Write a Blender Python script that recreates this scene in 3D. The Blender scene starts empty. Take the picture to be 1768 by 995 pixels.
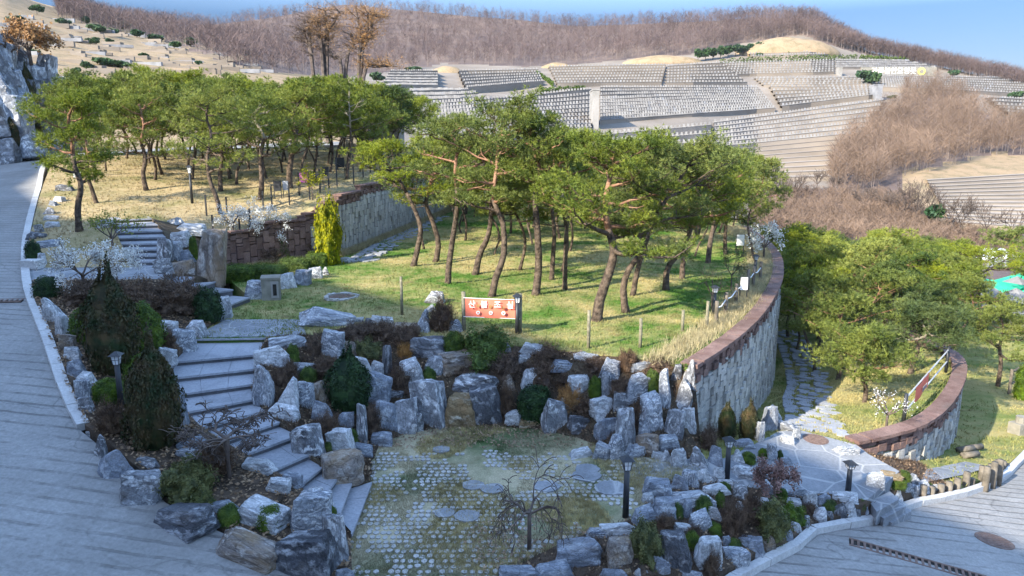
import bpy, bmesh, math, random
import numpy as np
from mathutils import Vector, Matrix, noise
from mathutils.geometry import delaunay_2d_cdt
RAD = math.radians
# ------------------------------------------------------------------ camera, sky, sun, exposure
CZ, PITCH, F = 6.8, RAD(11.5), 1300.0          # eye height, tilt down, focal length in photo pixels (1768 wide)
scene = bpy.context.scene
C = bpy.data.collections.new("place"); scene.collection.children.link(C)
cd = bpy.data.cameras.new("camera"); cam = bpy.data.objects.new("camera", cd); scene.collection.objects.link(cam)
cam.location = (0, 0, CZ); cam.rotation_euler = (RAD(90) - PITCH, 0, 0)
cd.sensor_width = 36; cd.lens = F / 1768 * 36; cd.clip_end = 5000; cd.clip_start = .2
scene.camera = cam
SUN_EL, SUN_DIR = RAD(31), Vector((-.75, -.66, 0)).normalized()   # direction towards the sun on the ground
w = bpy.data.worlds.new("World"); scene.world = w; w.use_nodes = True
nt = w.node_tree; bg = nt.nodes['Background']; sky = nt.nodes.new('ShaderNodeTexSky'); sky.sky_type = 'NISHITA'
sky.sun_disc = False; sky.sun_elevation = SUN_EL; sky.sun_rotation = math.atan2(SUN_DIR.x, SUN_DIR.y)
sky.altitude = 300; sky.air_density = 1.0; sky.dust_density = .35; sky.ozone_density = 1.3
tcw = nt.nodes.new('ShaderNodeTexCoord'); sxyz = nt.nodes.new('ShaderNodeSeparateXYZ'); nt.links.new(tcw.outputs['Generated'], sxyz.inputs[0])
hr = nt.nodes.new('ShaderNodeValToRGB'); nt.links.new(sxyz.outputs[2], hr.inputs[0]); e = hr.color_ramp.elements      # sky darkened and blued low down, upper dome left at full strength
e[0].position = 0; e[0].color = (.095, .097, .135, 1); e[1].position = .34; e[1].color = (1, 1, 1, 1); e.new(.14).color = (.10, .13, .185, 1)
mxw = nt.nodes.new('ShaderNodeMix'); mxw.data_type = 'RGBA'; mxw.blend_type = 'MULTIPLY'; mxw.inputs[0].default_value = 1
nt.links.new(sky.outputs[0], mxw.inputs[6]); nt.links.new(hr.outputs[0], mxw.inputs[7]); nt.links.new(mxw.outputs[2], bg.inputs[0]); bg.inputs[1].default_value = .15
sl = bpy.data.lights.new("sun", 'SUN'); sun = bpy.data.objects.new("sun", sl); scene.collection.objects.link(sun)
sl.energy = 2.6; sl.angle = RAD(.6); sl.color = (1, .91, .75)
sv = Vector((SUN_DIR.x * math.cos(SUN_EL), SUN_DIR.y * math.cos(SUN_EL), math.sin(SUN_EL)))
sun.rotation_euler = sv.to_track_quat('Z', 'Y').to_euler()
vs = scene.view_settings; vs.view_transform = 'Standard'; vs.look = 'None'; vs.exposure = 2.2; vs.gamma = 1
vs.use_curve_mapping = False
try:
    scene.cycles.max_bounces = 5; scene.cycles.diffuse_bounces = 3; scene.cycles.glossy_bounces = 2
    scene.cycles.transparent_max_bounces = 8; scene.cycles.volume_bounces = 0; scene.cycles.use_denoising = True
except Exception: pass

# ------------------------------------------------------------------ measuring the place from the photograph
cp, sp = math.cos(PITCH), math.sin(PITCH)
def ray(u, v):
    yy = -(v - 497.5) / F
    return ((u - 884) / F, cp + sp * yy, -sp + cp * yy)
def Wz(u, v, z):
    d = ray(u, v); t = (z - CZ) / d[2]; return (d[0] * t, d[1] * t, z)
def Wd(u, v, y):
    d = ray(u, v); t = y / d[1]; return (d[0] * t, y, CZ + d[2] * t)
def pts(l): return [Wz(*p) if len(p) == 3 else p[1:] for p in l]
def Hof(P, vtop):
    d = ray(884, vtop); return CZ + P[1] * d[2] / d[1] - P[2]
def ppm(P):                                     # photo pixels per metre at a point
    return F / (P[1] * cp + (CZ - P[2]) * sp)

# ------------------------------------------------------------------ objects
def link(name, me, parent=None, mat=None):
    o = bpy.data.objects.new(name, me); C.objects.link(o)
    if parent is not None: o.parent = parent
    if mat is not None:
        for m in (mat if isinstance(mat, (list, tuple)) else [mat]): me.materials.append(m)
    return o
def tag(o, label=None, cat=None, group=None, kind=None):
    if label: o['label'] = label
    if cat: o['category'] = cat
    if group: o['group'] = group
    if kind: o['kind'] = kind
    return o
def empty(name, loc, rz=0):
    o = bpy.data.objects.new(name, None); o.empty_display_size = .3; C.objects.link(o)
    o.location = loc; o.rotation_euler = (0, 0, rz); return o
def copy_tree(o, parent=None):
    c = o.copy(); C.objects.link(c)
    if parent is not None: c.parent = parent
    for ch in list(o.children): copy_tree(ch, c)
    return c
def mesh(name, V, Fc, smooth=False):
    me = bpy.data.meshes.new(name)
    me.from_pydata(V.tolist() if hasattr(V, 'tolist') else V, [], Fc.tolist() if hasattr(Fc, 'tolist') else Fc)
    if smooth: me.polygons.foreach_set('use_smooth', [True] * len(me.polygons))
    return me
class MB:
    def __init__(s): s.v = []; s.f = []; s.m = []; s.mi = 0
    def add(s, V, Fc):
        b = len(s.v); s.v.extend([tuple(p) for p in V]); s.f.extend([tuple(i + b for i in f) for f in Fc]); s.m.extend([s.mi] * len(Fc))
    def box(s, c, size, rz=0, jit=0, tilt=None, rnd=random):
        x, y, z = [q / 2 for q in size]; cs, sn = math.cos(rz), math.sin(rz); V = []
        for k in range(8):
            px = (x if k & 1 else -x) + rnd.uniform(-jit, jit); py = (y if k & 2 else -y) + rnd.uniform(-jit, jit); pz = (z if k & 4 else -z) + rnd.uniform(-jit, jit)
            p = Vector((px * cs - py * sn, px * sn + py * cs, pz))
            if tilt is not None: p = tilt @ p
            V.append((c[0] + p.x, c[1] + p.y, c[2] + p.z))
        s.add(V, [(0, 2, 3, 1), (4, 5, 7, 6), (0, 1, 5, 4), (2, 6, 7, 3), (0, 4, 6, 2), (1, 3, 7, 5)])
    def prism(s, poly, z0, z1):                 # poly ccw list of (x, y); z1 number or list
        n = len(poly); zt = z1 if hasattr(z1, '__len__') else [z1] * n
        a = sum(poly[i][0] * poly[(i + 1) % n][1] - poly[(i + 1) % n][0] * poly[i][1] for i in range(n))
        if a < 0: poly = poly[::-1]; zt = zt[::-1]
        V = [(p[0], p[1], z0) for p in poly] + [(p[0], p[1], zt[i]) for i, p in enumerate(poly)]
        s.add(V, [tuple(range(n - 1, -1, -1)), tuple(range(n, 2 * n))] + [(i, (i + 1) % n, n + (i + 1) % n, n + i) for i in range(n)])
    def tube(s, path, radii, n=7, cap=True):
        P = [Vector(p) for p in path]; V = []
        for i, p in enumerate(P):
            t = (P[min(i + 1, len(P) - 1)] - P[max(i - 1, 0)])
            t = t.normalized() if t.length > 1e-9 else Vector((0, 0, 1))
            a = t.cross(Vector((0, 1, .13))).normalized(); b = t.cross(a)
            r = radii[i] if hasattr(radii, '__len__') else radii
            for k in range(n):
                th = 2 * math.pi * k / n; V.append(p + (a * math.cos(th) + b * math.sin(th)) * r)
        Fc = []
        for i in range(len(P) - 1):
            for k in range(n): Fc.append((i * n + k, i * n + (k + 1) % n, (i + 1) * n + (k + 1) % n, (i + 1) * n + k))
        if cap: Fc += [tuple(range(n - 1, -1, -1)), tuple(range((len(P) - 1) * n, len(P) * n))]
        s.add(V, Fc)
    def build(s, name, mat, parent=None, smooth=False):
        me = mesh(name, s.v, s.f, smooth); o = link(name, me, parent, mat)
        if isinstance(mat, (list, tuple)): me.polygons.foreach_set('material_index', s.m)
        return o

# ------------------------------------------------------------------ materials
class NT:
    def __init__(s, name):
        s.m = bpy.data.materials.new(name); s.m.use_nodes = True; s.t = s.m.node_tree; s.b = s.t.nodes['Principled BSDF']
        s.tc = s.n('ShaderNodeTexCoord'); s.geo = s.n('ShaderNodeNewGeometry'); s.oi = s.n('ShaderNodeObjectInfo')
    def n(s, typ, **kw):
        x = s.t.nodes.new(typ)
        for k, v in kw.items():
            if isinstance(k, str) and hasattr(x, k): setattr(x, k, v)
        return x
    def l(s, a, b): s.t.links.new(a, b)
    def inp(s, node, key, val):
        if isinstance(val, bpy.types.NodeSocket): s.l(val, node.inputs[key])
        else: node.inputs[key].default_value = val
    def noise(s, scale, detail=4, vec=None, rough=.55, dist=0):
        x = s.n('ShaderNodeTexNoise'); x.inputs['Scale'].default_value = scale; x.inputs['Detail'].default_value = detail
        x.inputs['Roughness'].default_value = rough; x.inputs['Distortion'].default_value = dist
        s.l(vec if vec is not None else s.tc.outputs['Object'], x.inputs['Vector']); return x.outputs['Fac']
    def ramp(s, fac, stops, interp='LINEAR'):
        x = s.n('ShaderNodeValToRGB'); x.color_ramp.interpolation = interp; e = x.color_ramp.elements
        while len(e) < len(stops): e.new(.5)
        for i, (p, c) in enumerate(stops):
            e[i].position = p; e[i].color = (c, c, c, 1) if not hasattr(c, '__len__') else (*c, 1)
        s.l(fac, x.inputs[0]); return x.outputs[0]
    def mix(s, f, a, b, mode='MIX'):
        x = s.n('ShaderNodeMix', data_type='RGBA', blend_type=mode)
        for k, v in ((0, f), (6, a), (7, b)):
            if isinstance(v, bpy.types.NodeSocket): s.l(v, x.inputs[k])
            else: x.inputs[k].default_value = v if k == 0 else (*v, 1)
        return x.outputs[2]
    def math(s, op, a, b=0.0):
        x = s.n('ShaderNodeMath', operation=op); s.inp(x, 0, a); s.inp(x, 1, b); return x.outputs[0]
    def bump(s, h, strength=.5, dist=.02):
        x = s.n('ShaderNodeBump'); x.inputs['Strength'].default_value = strength; x.inputs['Distance'].default_value = dist
        s.l(h, x.inputs['Height']); s.l(x.outputs[0], s.b.inputs['Normal'])
    def done(s, col, rough=.85, spec=.25):
        s.inp(s.b, 'Base Color', col if isinstance(col, bpy.types.NodeSocket) else (*col, 1)); s.b.inputs['Roughness'].default_value = rough
        s.b.inputs['Specular IOR Level'].default_value = spec; return s.m
def shifted(t, k=37.0):                          # object coordinates moved by a random amount per object
    cm = t.n('ShaderNodeCombineXYZ'); r = t.math('MULTIPLY', t.oi.outputs['Random'], k)
    for i in range(3): t.l(r, cm.inputs[i])
    a = t.n('ShaderNodeVectorMath', operation='ADD'); t.l(t.tc.outputs['Object'], a.inputs[0]); t.l(cm.outputs[0], a.inputs[1]); return a.outputs[0]
def m_two(name, c1, c2, scale=2, rough=.85, bump=.3, bscale=30, detail=5, bdist=.01, lo=.35, hi=.65, obj=True, spec=.2):
    t = NT(name); v = shifted(t) if obj else t.geo.outputs['Position']
    c = t.mix(t.ramp(t.noise(scale, detail, v), [(lo, 0), (hi, 1)]), c1, c2)
    if bump: t.bump(t.noise(bscale, 6, v), bump, bdist)
    return t.done(c, rough, spec)
def m_leaf(name, c1, c2, trans=.3, scale=1.6, sat_rand=.1, rough=.6):
    t = NT(name); f = t.ramp(t.noise(scale, 3, t.geo.outputs['Position']), [(.35, 0), (.65, 1)])
    f2 = t.n('ShaderNodeTexWhiteNoise'); v = t.n('ShaderNodeVectorMath', operation='SNAP'); t.l(t.geo.outputs['Position'], v.inputs[0]); v.inputs[1].default_value = (.12, .12, .12); t.l(v.outputs[0], f2.inputs['Vector'])
    c = t.mix(f, c1, c2)
    h = t.n('ShaderNodeHueSaturation'); t.l(c, h.inputs['Color'])
    t.l(t.math('ADD', t.math('MULTIPLY', t.oi.outputs['Random'], sat_rand * 2), 1 - sat_rand), h.inputs['Saturation'])
    t.l(t.math('ADD', t.math('MULTIPLY', f2.outputs['Value'], .6), .7), h.inputs['Value'])
    t.done(h.outputs[0], rough, .3)
    tr = t.n('ShaderNodeBsdfTranslucent'); t.l(h.outputs[0], tr.inputs[0]); mx = t.n('ShaderNodeMixShader'); mx.inputs[0].default_value = trans
    t.l(t.b.outputs[0], mx.inputs[1]); t.l(tr.outputs[0], mx.inputs[2])
    t.l(mx.outputs[0], t.t.nodes['Material Output'].inputs[0]); return t.m
def m_rock(name, dark, mid, light, band=2.2, tan=0.0):
    t = NT(name); v = shifted(t, 91)
    rot = t.n('ShaderNodeVectorRotate', rotation_type='EULER_XYZ'); t.l(v, rot.inputs['Vector'])
    cm = t.n('ShaderNodeCombineXYZ'); 
    for i, k in enumerate((1.1, 2.3, 5.0)): t.l(t.math('MULTIPLY', t.oi.outputs['Random'], k), cm.inputs[i])
    t.l(cm.outputs[0], rot.inputs['Rotation'])
    wv = t.n('ShaderNodeTexWave'); wv.inputs['Scale'].default_value = band * .42; wv.inputs['Distortion'].default_value = 14; wv.inputs['Detail'].default_value = 5
    wv.inputs['Detail Scale'].default_value = 1.6; wv.inputs['Detail Roughness'].default_value = .65; t.l(rot.outputs[0], wv.inputs['Vector'])
    n1 = t.noise(1.3, 6, rot.outputs[0], .65, .6)
    base = t.mix(t.ramp(n1, [(.34, 0), (.62, 1)]), dark, mid)
    c = t.mix(t.math('MULTIPLY', t.ramp(wv.outputs['Fac'], [(.45, 0), (.95, .9)]), t.ramp(t.noise(2.4, 5, v, .7), [(.40, 0), (.60, 1)])), base, light)
    fine = t.noise(22, 6, v, .7); c = t.mix(.55, c, t.ramp(fine, [(.3, .15), (.7, .86)]), 'OVERLAY')
    c = t.mix(t.ramp(t.noise(1.5, 5, shifted(t, 53), .7), [(.52, 0), (.74, .5)]), c, (.16, .12, .085))
    if tan: c = t.mix(t.ramp(t.noise(1.9, 4, v), [(.4, 0), (.62, tan)]), c, (.30, .20, .10))
    vo = t.n('ShaderNodeTexVoronoi', feature='DISTANCE_TO_EDGE'); vo.inputs['Scale'].default_value = 2.6; t.l(rot.outputs[0], vo.inputs['Vector'])
    crack = t.ramp(vo.outputs['Distance'], [(0, .3), (.05, 1)])
    c = t.mix(.55, c, crack, 'MULTIPLY')
    hgt = t.math('ADD', t.math('MULTIPLY', wv.outputs['Fac'], .15), t.math('ADD', fine, t.math('MULTIPLY', t.noise(6, 6, v, .65), 1.6)))
    t.bump(hgt, .75, .05); return t.done(c, .72, .3)
ROCKS = {'grey': m_rock('grey_veined_rock', (.085, .09, .10), (.31, .32, .34), (.80, .81, .82)),
         'white': m_rock('white_veined_rock', (.24, .25, .265), (.60, .61, .62), (.88, .88, .88), 3.0),
         'dark': m_rock('dark_rock', (.045, .047, .055), (.13, .135, .15), (.42, .43, .45), 1.6),
         'slate': m_rock('slate_blue_rock', (.17, .19, .225), (.27, .295, .34), (.50, .53, .57), 1.3),
         'brown': m_rock('brown_stained_rock', (.12, .10, .09), (.30, .26, .23), (.55, .52, .48), 2.2, .6),
         'tan': m_rock('tan_rock', (.14, .10, .05), (.36, .28, .16), (.60, .55, .44), 1.5, .95),
         'striped': m_rock('striped_rock', (.12, .135, .165), (.40, .425, .46), (.88, .89, .90), 5.5)}
def m_lawn(name, green, tan, thr=.5, spread=.12, bias=None):
    t = NT(name); P = t.geo.outputs['Position']
    a = t.noise(.33, 4, P, .6, .5); b = t.noise(2.4, 5, P, .65); f = t.math('ADD', t.math('MULTIPLY', a, .72), t.math('MULTIPLY', b, .28))
    c = t.mix(t.ramp(f, [(thr - spread, 0), (thr + spread, 1)]), green, tan)
    c = t.mix(.6, c, t.ramp(t.noise(26, 6, P, .75), [(.25, .2), (.75, .8)]), 'OVERLAY')
    c = t.mix(t.ramp(t.noise(.9, 3, P), [(.62, 0), (.74, .55)]), c, (.17, .115, .06))
    t.bump(t.noise(34, 8, P, .7), .9, .04); return t.done(c, .95, .08)
LAWN_G, LAWN_T = (.085, .17, .030), (.40, .335, .15)
M = {}
M['lawn'] = m_lawn('lawn_grass_ground', LAWN_G, LAWN_T, .50, .09)
M['upper'] = m_lawn('dry_upper_lawn', (.15, .16, .05), (.41, .32, .18), .42)
M['meadow'] = m_lawn('meadow_ground', (.13, .19, .045), (.40, .34, .15), .47)
M['plaza'] = m_lawn('plaza_turf', (.085, .13, .05), (.47, .41, .27), .45, .1)
M['soil'] = m_two('planting_bed_soil', (.05, .038, .028), (.14, .10, .07), 2.5, .95, .9, 18, bdist=.05, obj=False)
M['bank'] = m_two('rockery_earth', (.045, .035, .026), (.11, .085, .055), 3, .95, .9, 14, bdist=.06, obj=False)
M['tan_hill'] = m_lawn('dry_hillside', (.13, .12, .065), (.33, .24, .15), .40, .16)
M['woodfloor'] = m_two('leaf_littered_hillside', (.11, .082, .075), (.19, .138, .11), .05, .95, .6, 2, bdist=.3, obj=False)
M['valley'] = m_two('valley_floor', (.14, .12, .07), (.30, .24, .14), .04, .95, .5, 1, obj=False)
def m_road():
    t = NT('worn_concrete_road'); P = t.geo.outputs['Position']
    c = t.mix(t.ramp(t.noise(.35, 5, P, .6), [(.3, 0), (.7, 1)]), (.22, .215, .205), (.33, .32, .305))
    c = t.mix(.5, c, t.ramp(t.noise(14, 8, P, .75), [(.3, .22), (.7, .75)]), 'OVERLAY')
    wv = t.n('ShaderNodeTexWave', bands_direction='Y'); wv.inputs['Scale'].default_value = .95; wv.inputs['Distortion'].default_value = 2.6; wv.inputs['Detail'].default_value = 5; wv.inputs['Detail Scale'].default_value = .4
    t.l(P, wv.inputs['Vector']); g = t.ramp(wv.outputs['Fac'], [(0, 0), (.02, 0), (.12, 1)])
    gm = t.ramp(t.noise(.4, 6, P, .7), [(.47, 0), (.58, 1)])
    gg = t.math('MAXIMUM', g, gm)
    c = t.mix(.5, c, t.mix(gg, (.25, .23, .21), (1, 1, 1)), 'MULTIPLY')
    vo = t.n('ShaderNodeTexVoronoi', feature='DISTANCE_TO_EDGE'); vo.inputs['Scale'].default_value = .22; dv = t.n('ShaderNodeVectorMath', operation='ADD'); t.l(P, dv.inputs[0]); nz_ = t.n('ShaderNodeTexNoise'); nz_.inputs['Scale'].default_value = 1.1; nz_.inputs['Detail'].default_value = 5; t.l(P, nz_.inputs['Vector']); t.l(nz_.outputs['Color'], dv.inputs[1]); t.l(dv.outputs[0], vo.inputs['Vector'])
    c = t.mix(t.math('MULTIPLY', t.ramp(t.noise(.3, 2, P), [(.45, 0), (.6, 1)]), .5), c, t.ramp(vo.outputs['Distance'], [(0, .25), (.005, 1)]), 'MULTIPLY')
    c = t.mix(t.ramp(t.noise(.22, 6, P, .7), [(.50, 0), (.66, .55)]), c, (.16, .15, .135)); c = t.mix(t.ramp(t.noise(.9, 6, t.n('ShaderNodeVectorMath').outputs[0] if False else P, .7, 1.5), [(.58, 0), (.72, .4)]), c, (.44, .43, .41))
    h = t.math('ADD', t.math('MULTIPLY', gg, 1.2), t.math('MULTIPLY', t.noise(30, 6, P, .7), .6))
    t.bump(h, .8, .02); return t.done(c, .82, .3)
M['road'] = m_road()
def m_slab(name, a, b, vein, sc=1.2, joint=True):
    t = NT(name); P = t.geo.outputs['Position']
    c = t.mix(t.ramp(t.noise(1.1, 5, P, .6, .6), [(.3, 0), (.7, 1)]), a, b)
    c = t.mix(.5, c, t.ramp(t.noise(17, 6, P, .7), [(.3, .28), (.7, .72)]), 'OVERLAY')
    if joint:
        vo = t.n('ShaderNodeTexVoronoi', feature='DISTANCE_TO_EDGE'); vo.inputs['Scale'].default_value = sc; t.l(P, vo.inputs['Vector'])
        c = t.mix(t.ramp(vo.outputs['Distance'], [(.012, .55), (.035, 0)]), c, vein)
        t.bump(t.math('ADD', t.ramp(vo.outputs['Distance'], [(0, 0), (.05, 1)]), t.math('MULTIPLY', t.noise(20, 5, P), .5)), .5, .015)
    else: t.bump(t.noise(16, 6, P, .7), .5, .015)
    return t.done(c, .7, .35)
M['slab'] = m_slab('slate_crazy_paving', (.17, .18, .195), (.28, .29, .305), (.44, .44, .43), 1.35)
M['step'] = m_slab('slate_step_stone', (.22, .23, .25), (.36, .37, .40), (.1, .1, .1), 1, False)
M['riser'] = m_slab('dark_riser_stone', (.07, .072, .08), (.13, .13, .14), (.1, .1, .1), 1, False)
M['paver'] = m_slab('worn_granite_sett', (.30, .295, .28), (.46, .445, .42), (.1, .1, .1), 1, False)
M['kerb'] = m_slab('granite_kerb', (.42, .41, .40), (.56, .55, .53), (.1, .1, .1), 1, False)
def m_block(name, a, b):
    t = NT(name); P = t.geo.outputs['Position']
    c = t.mix(t.ramp(t.noise(2.3, 4, P), [(.3, 0), (.7, 1)]), a, b)
    r = t.geo.outputs['Random Per Island']; c = t.mix(.45, c, t.ramp(r, [(0, .28), (1, .74)]), 'OVERLAY')
    c = t.mix(.55, c, t.ramp(t.noise(24, 8, P, .75), [(.3, .2), (.7, .8)]), 'OVERLAY')
    c = t.mix(t.ramp(t.noise(.9, 5, P, .7), [(.55, 0), (.75, .5)]), c, (.10, .095, .085))
    t.bump(t.noise(22, 8, P, .75), 1, .04); return t.done(c, .9, .15)
M['block'] = m_block('split_face_block', (.40, .39, .36), (.52, .50, .46))
M['brownblock'] = m_block('brown_coping_block', (.155, .092, .078), (.26, .175, .15))
M['bark'] = m_two('pine_bark', (.045, .034, .027), (.16, .12, .09), 7, .95, 1, 16, bdist=.05)
M['redbark'] = m_two('orange_pine_bark', (.20, .10, .06), (.36, .21, .14), 4, .9, .8, 20, bdist=.03)
M['barkpale'] = m_two('pale_bark', (.26, .22, .17), (.42, .37, .29), 5, .95, .9, 20, bdist=.03)
M['twig'] = m_two('bare_twig_bark', (.075, .058, .05), (.16, .125, .105), 4, .95, 0)
M['fartwig'] = m_two('far_woodland_twigs', (.09, .064, .062), (.165, .118, .108), .06, .95, 0, obj=False)
M['scrubtwig'] = m_two('brown_scrub_twigs', (.125, .085, .062), (.235, .165, .12), .08, .95, 0, obj=False)
M['farbark'] = m_two('far_woodland_bark', (.16, .13, .115), (.27, .22, .19), .1, .95, 0, obj=False)
M['needle'] = m_leaf('pine_needles', (.09, .13, .022), (.20, .23, .038), .2)
M['needle_dark'] = m_leaf('dense_dark_needles', (.045, .08, .022), (.11, .145, .032), .18)
M['needle_lime'] = m_leaf('yellowish_pine_needles', (.15, .19, .03), (.28, .305, .045), .25)
M['farneedle'] = m_leaf('far_evergreen', (.03, .07, .03), (.06, .11, .035), .2, .2)
M['box'] = m_leaf('boxwood_leaves', (.045, .085, .014), (.12, .175, .022), .25, 6)
M['yew'] = m_leaf('dark_yew_leaves', (.012, .032, .012), (.035, .07, .02), .15, 6)
M['arbor'] = m_leaf('arborvitae_leaves', (.018, .036, .010), (.085, .058, .022), .2, 4)
M['azalea'] = m_leaf('dry_azalea_twigs', (.075, .048, .034), (.18, .12, .078), .2, 7)
M['olive'] = m_leaf('olive_bush_leaves', (.07, .085, .03), (.17, .17, .05), .25, 6)
M['orange'] = m_leaf('rust_dry_leaves', (.30, .15, .05), (.45, .26, .10), .3, 7)
M['gold'] = m_leaf('golden_cypress_leaves', (.10, .13, .012), (.42, .40, .04), .35, 6)
M['white_f'] = m_leaf('white_blossom', (.62, .62, .58), (.85, .84, .80), .35, 8)
M['redmaple'] = m_leaf('dry_red_leaves', (.20, .10, .08), (.38, .24, .20), .3, 7)
M['straw'] = m_leaf('dry_grass_blades', (.36, .30, .15), (.50, .42, .23), .3, 3)
M['deadleaf'] = m_leaf('fallen_leaves', (.20, .12, .065), (.40, .28, .17), .2, 9)
M['black'] = m_two('black_painted_metal', (.018, .02, .024), (.03, .033, .038), 5, .5, 0, spec=.5)
M['lampglass'] = m_two('frosted_lamp_glass', (.75, .77, .80), (.85, .86, .88), 3, .3, 0, spec=.5)
M['wood'] = m_two('weathered_stake_wood', (.14, .13, .09), (.26, .24, .17), 12, .9, .6, 40)
M['greymetal'] = m_two('galvanised_metal', (.40, .41, .42), (.52, .53, .54), 3, .45, 0, spec=.5)
M['banner'] = m_two('salmon_banner_cloth', (.70, .16, .10), (.80, .23, .15), .8, .8, .2, 6, bdist=.02)
M['white'] = m_two('white_print', (.80, .80, .80), (.88, .88, .87), 3, .7, 0)
M['purple'] = m_two('purple_cloth', (.30, .06, .26), (.40, .10, .34), 3, .8, .2, 8)
M['iron'] = m_two('rusty_cast_iron', (.13, .085, .07), (.22, .15, .12), 9, .7, .6, 60)
M['concrete'] = m_two('pale_concrete', (.24, .23, .21), (.34, .32, .30), .3, .9, .3, 6, obj=False)
M['terrace'] = m_two('terrace_concrete', (.185, .155, .125), (.26, .22, .18), .08, .9, .3, 3, obj=False)
M['terrace_light'] = m_two('sandy_terrace_concrete', (.28, .235, .19), (.37, .31, .25), .08, .9, .3, 3, obj=False)
M['terrace_shadow'] = m_two('terrace_shadow_line', (.14, .13, .125), (.22, .205, .19), .3, .9, 0, obj=False)  # painted tone for the shadow and walk lines between terrace rows
M['grave'] = m_two('granite_gravestone', (.21, .20, .195), (.31, .30, .29), .4, .6, 0, obj=False)
M['gravedark'] = m_two('dark_granite_gravestone', (.16, .16, .17), (.3, .3, .31), .4, .5, 0, obj=False)
M['greennet'] = m_two('green_roof_sheet', (.02, .42, .20), (.05, .55, .30), .5, .6, .2, 5)
M['film'] = m_two('white_greenhouse_film', (.70, .72, .76), (.85, .86, .88), .8, .5, .6, 2, bdist=.1)
M['stone_tan'] = m_two('tan_carved_stone', (.20, .19, .155), (.29, .27, .23), 5, .8, .4, 40)
M['dark'] = m_two('dark_opening', (.02, .018, .016), (.04, .035, .03), 5, .9, 0)
M['log'] = m_two('weathered_log', (.10, .088, .07), (.22, .19, .155), 6, .9, .7, 30)
M['yellow'] = m_two('yellow_emblem', (.70, .62, .12), (.80, .72, .2), 3, .7, 0)

# ------------------------------------------------------------------ regions of the near ground
class Region:
    def __init__(s, poly, extra=()):
        s.p = [tuple(map(float, q)) for q in poly]; A = np.array(s.p + [tuple(map(float, e)) for e in extra])
        s.xy = np.array([[q[0], q[1]] for q in s.p])
        u, idx = np.unique(np.round(A[:, :2], 3), axis=0, return_index=True); A = A[idx]
        s.c = A[:, :2]; n = len(A); D = np.linalg.norm(s.c[:, None] - s.c[None], axis=2)
        Pm = np.c_[np.ones(n), s.c]; K = np.block([[D + np.eye(n) * 0, Pm], [Pm.T, np.zeros((3, 3))]])
        s.w = np.linalg.lstsq(K, np.r_[A[:, 2], 0, 0, 0], rcond=None)[0]
        s.bb = (s.xy[:, 0].min(), s.xy[:, 1].min(), s.xy[:, 0].max(), s.xy[:, 1].max())
        s.zr = (A[:, 2].min() - .6, A[:, 2].max() + .6)
    def z(s, X, Y):
        q = np.stack([np.ravel(X), np.ravel(Y)], 1).astype(float)
        D = np.linalg.norm(q[:, None] - s.c[None], axis=2)
        return np.clip(D @ s.w[:-3] + s.w[-3] + q @ s.w[-2:], *s.zr)
    def inside(s, X, Y):
        X = np.ravel(X).astype(float); Y = np.ravel(Y).astype(float); r = np.zeros(len(X), bool); x1, y1 = s.xy[-1]
        for x2, y2 in s.xy:
            c = ((y1 > Y) != (y2 > Y))
            if c.any():
                with np.errstate(all='ignore'): r ^= c & (X < (x2 - x1) * (Y - y1) / (y2 - y1 + 1e-12) + x1)
            x1, y1 = x2, y2
        return r
REG = []
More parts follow.
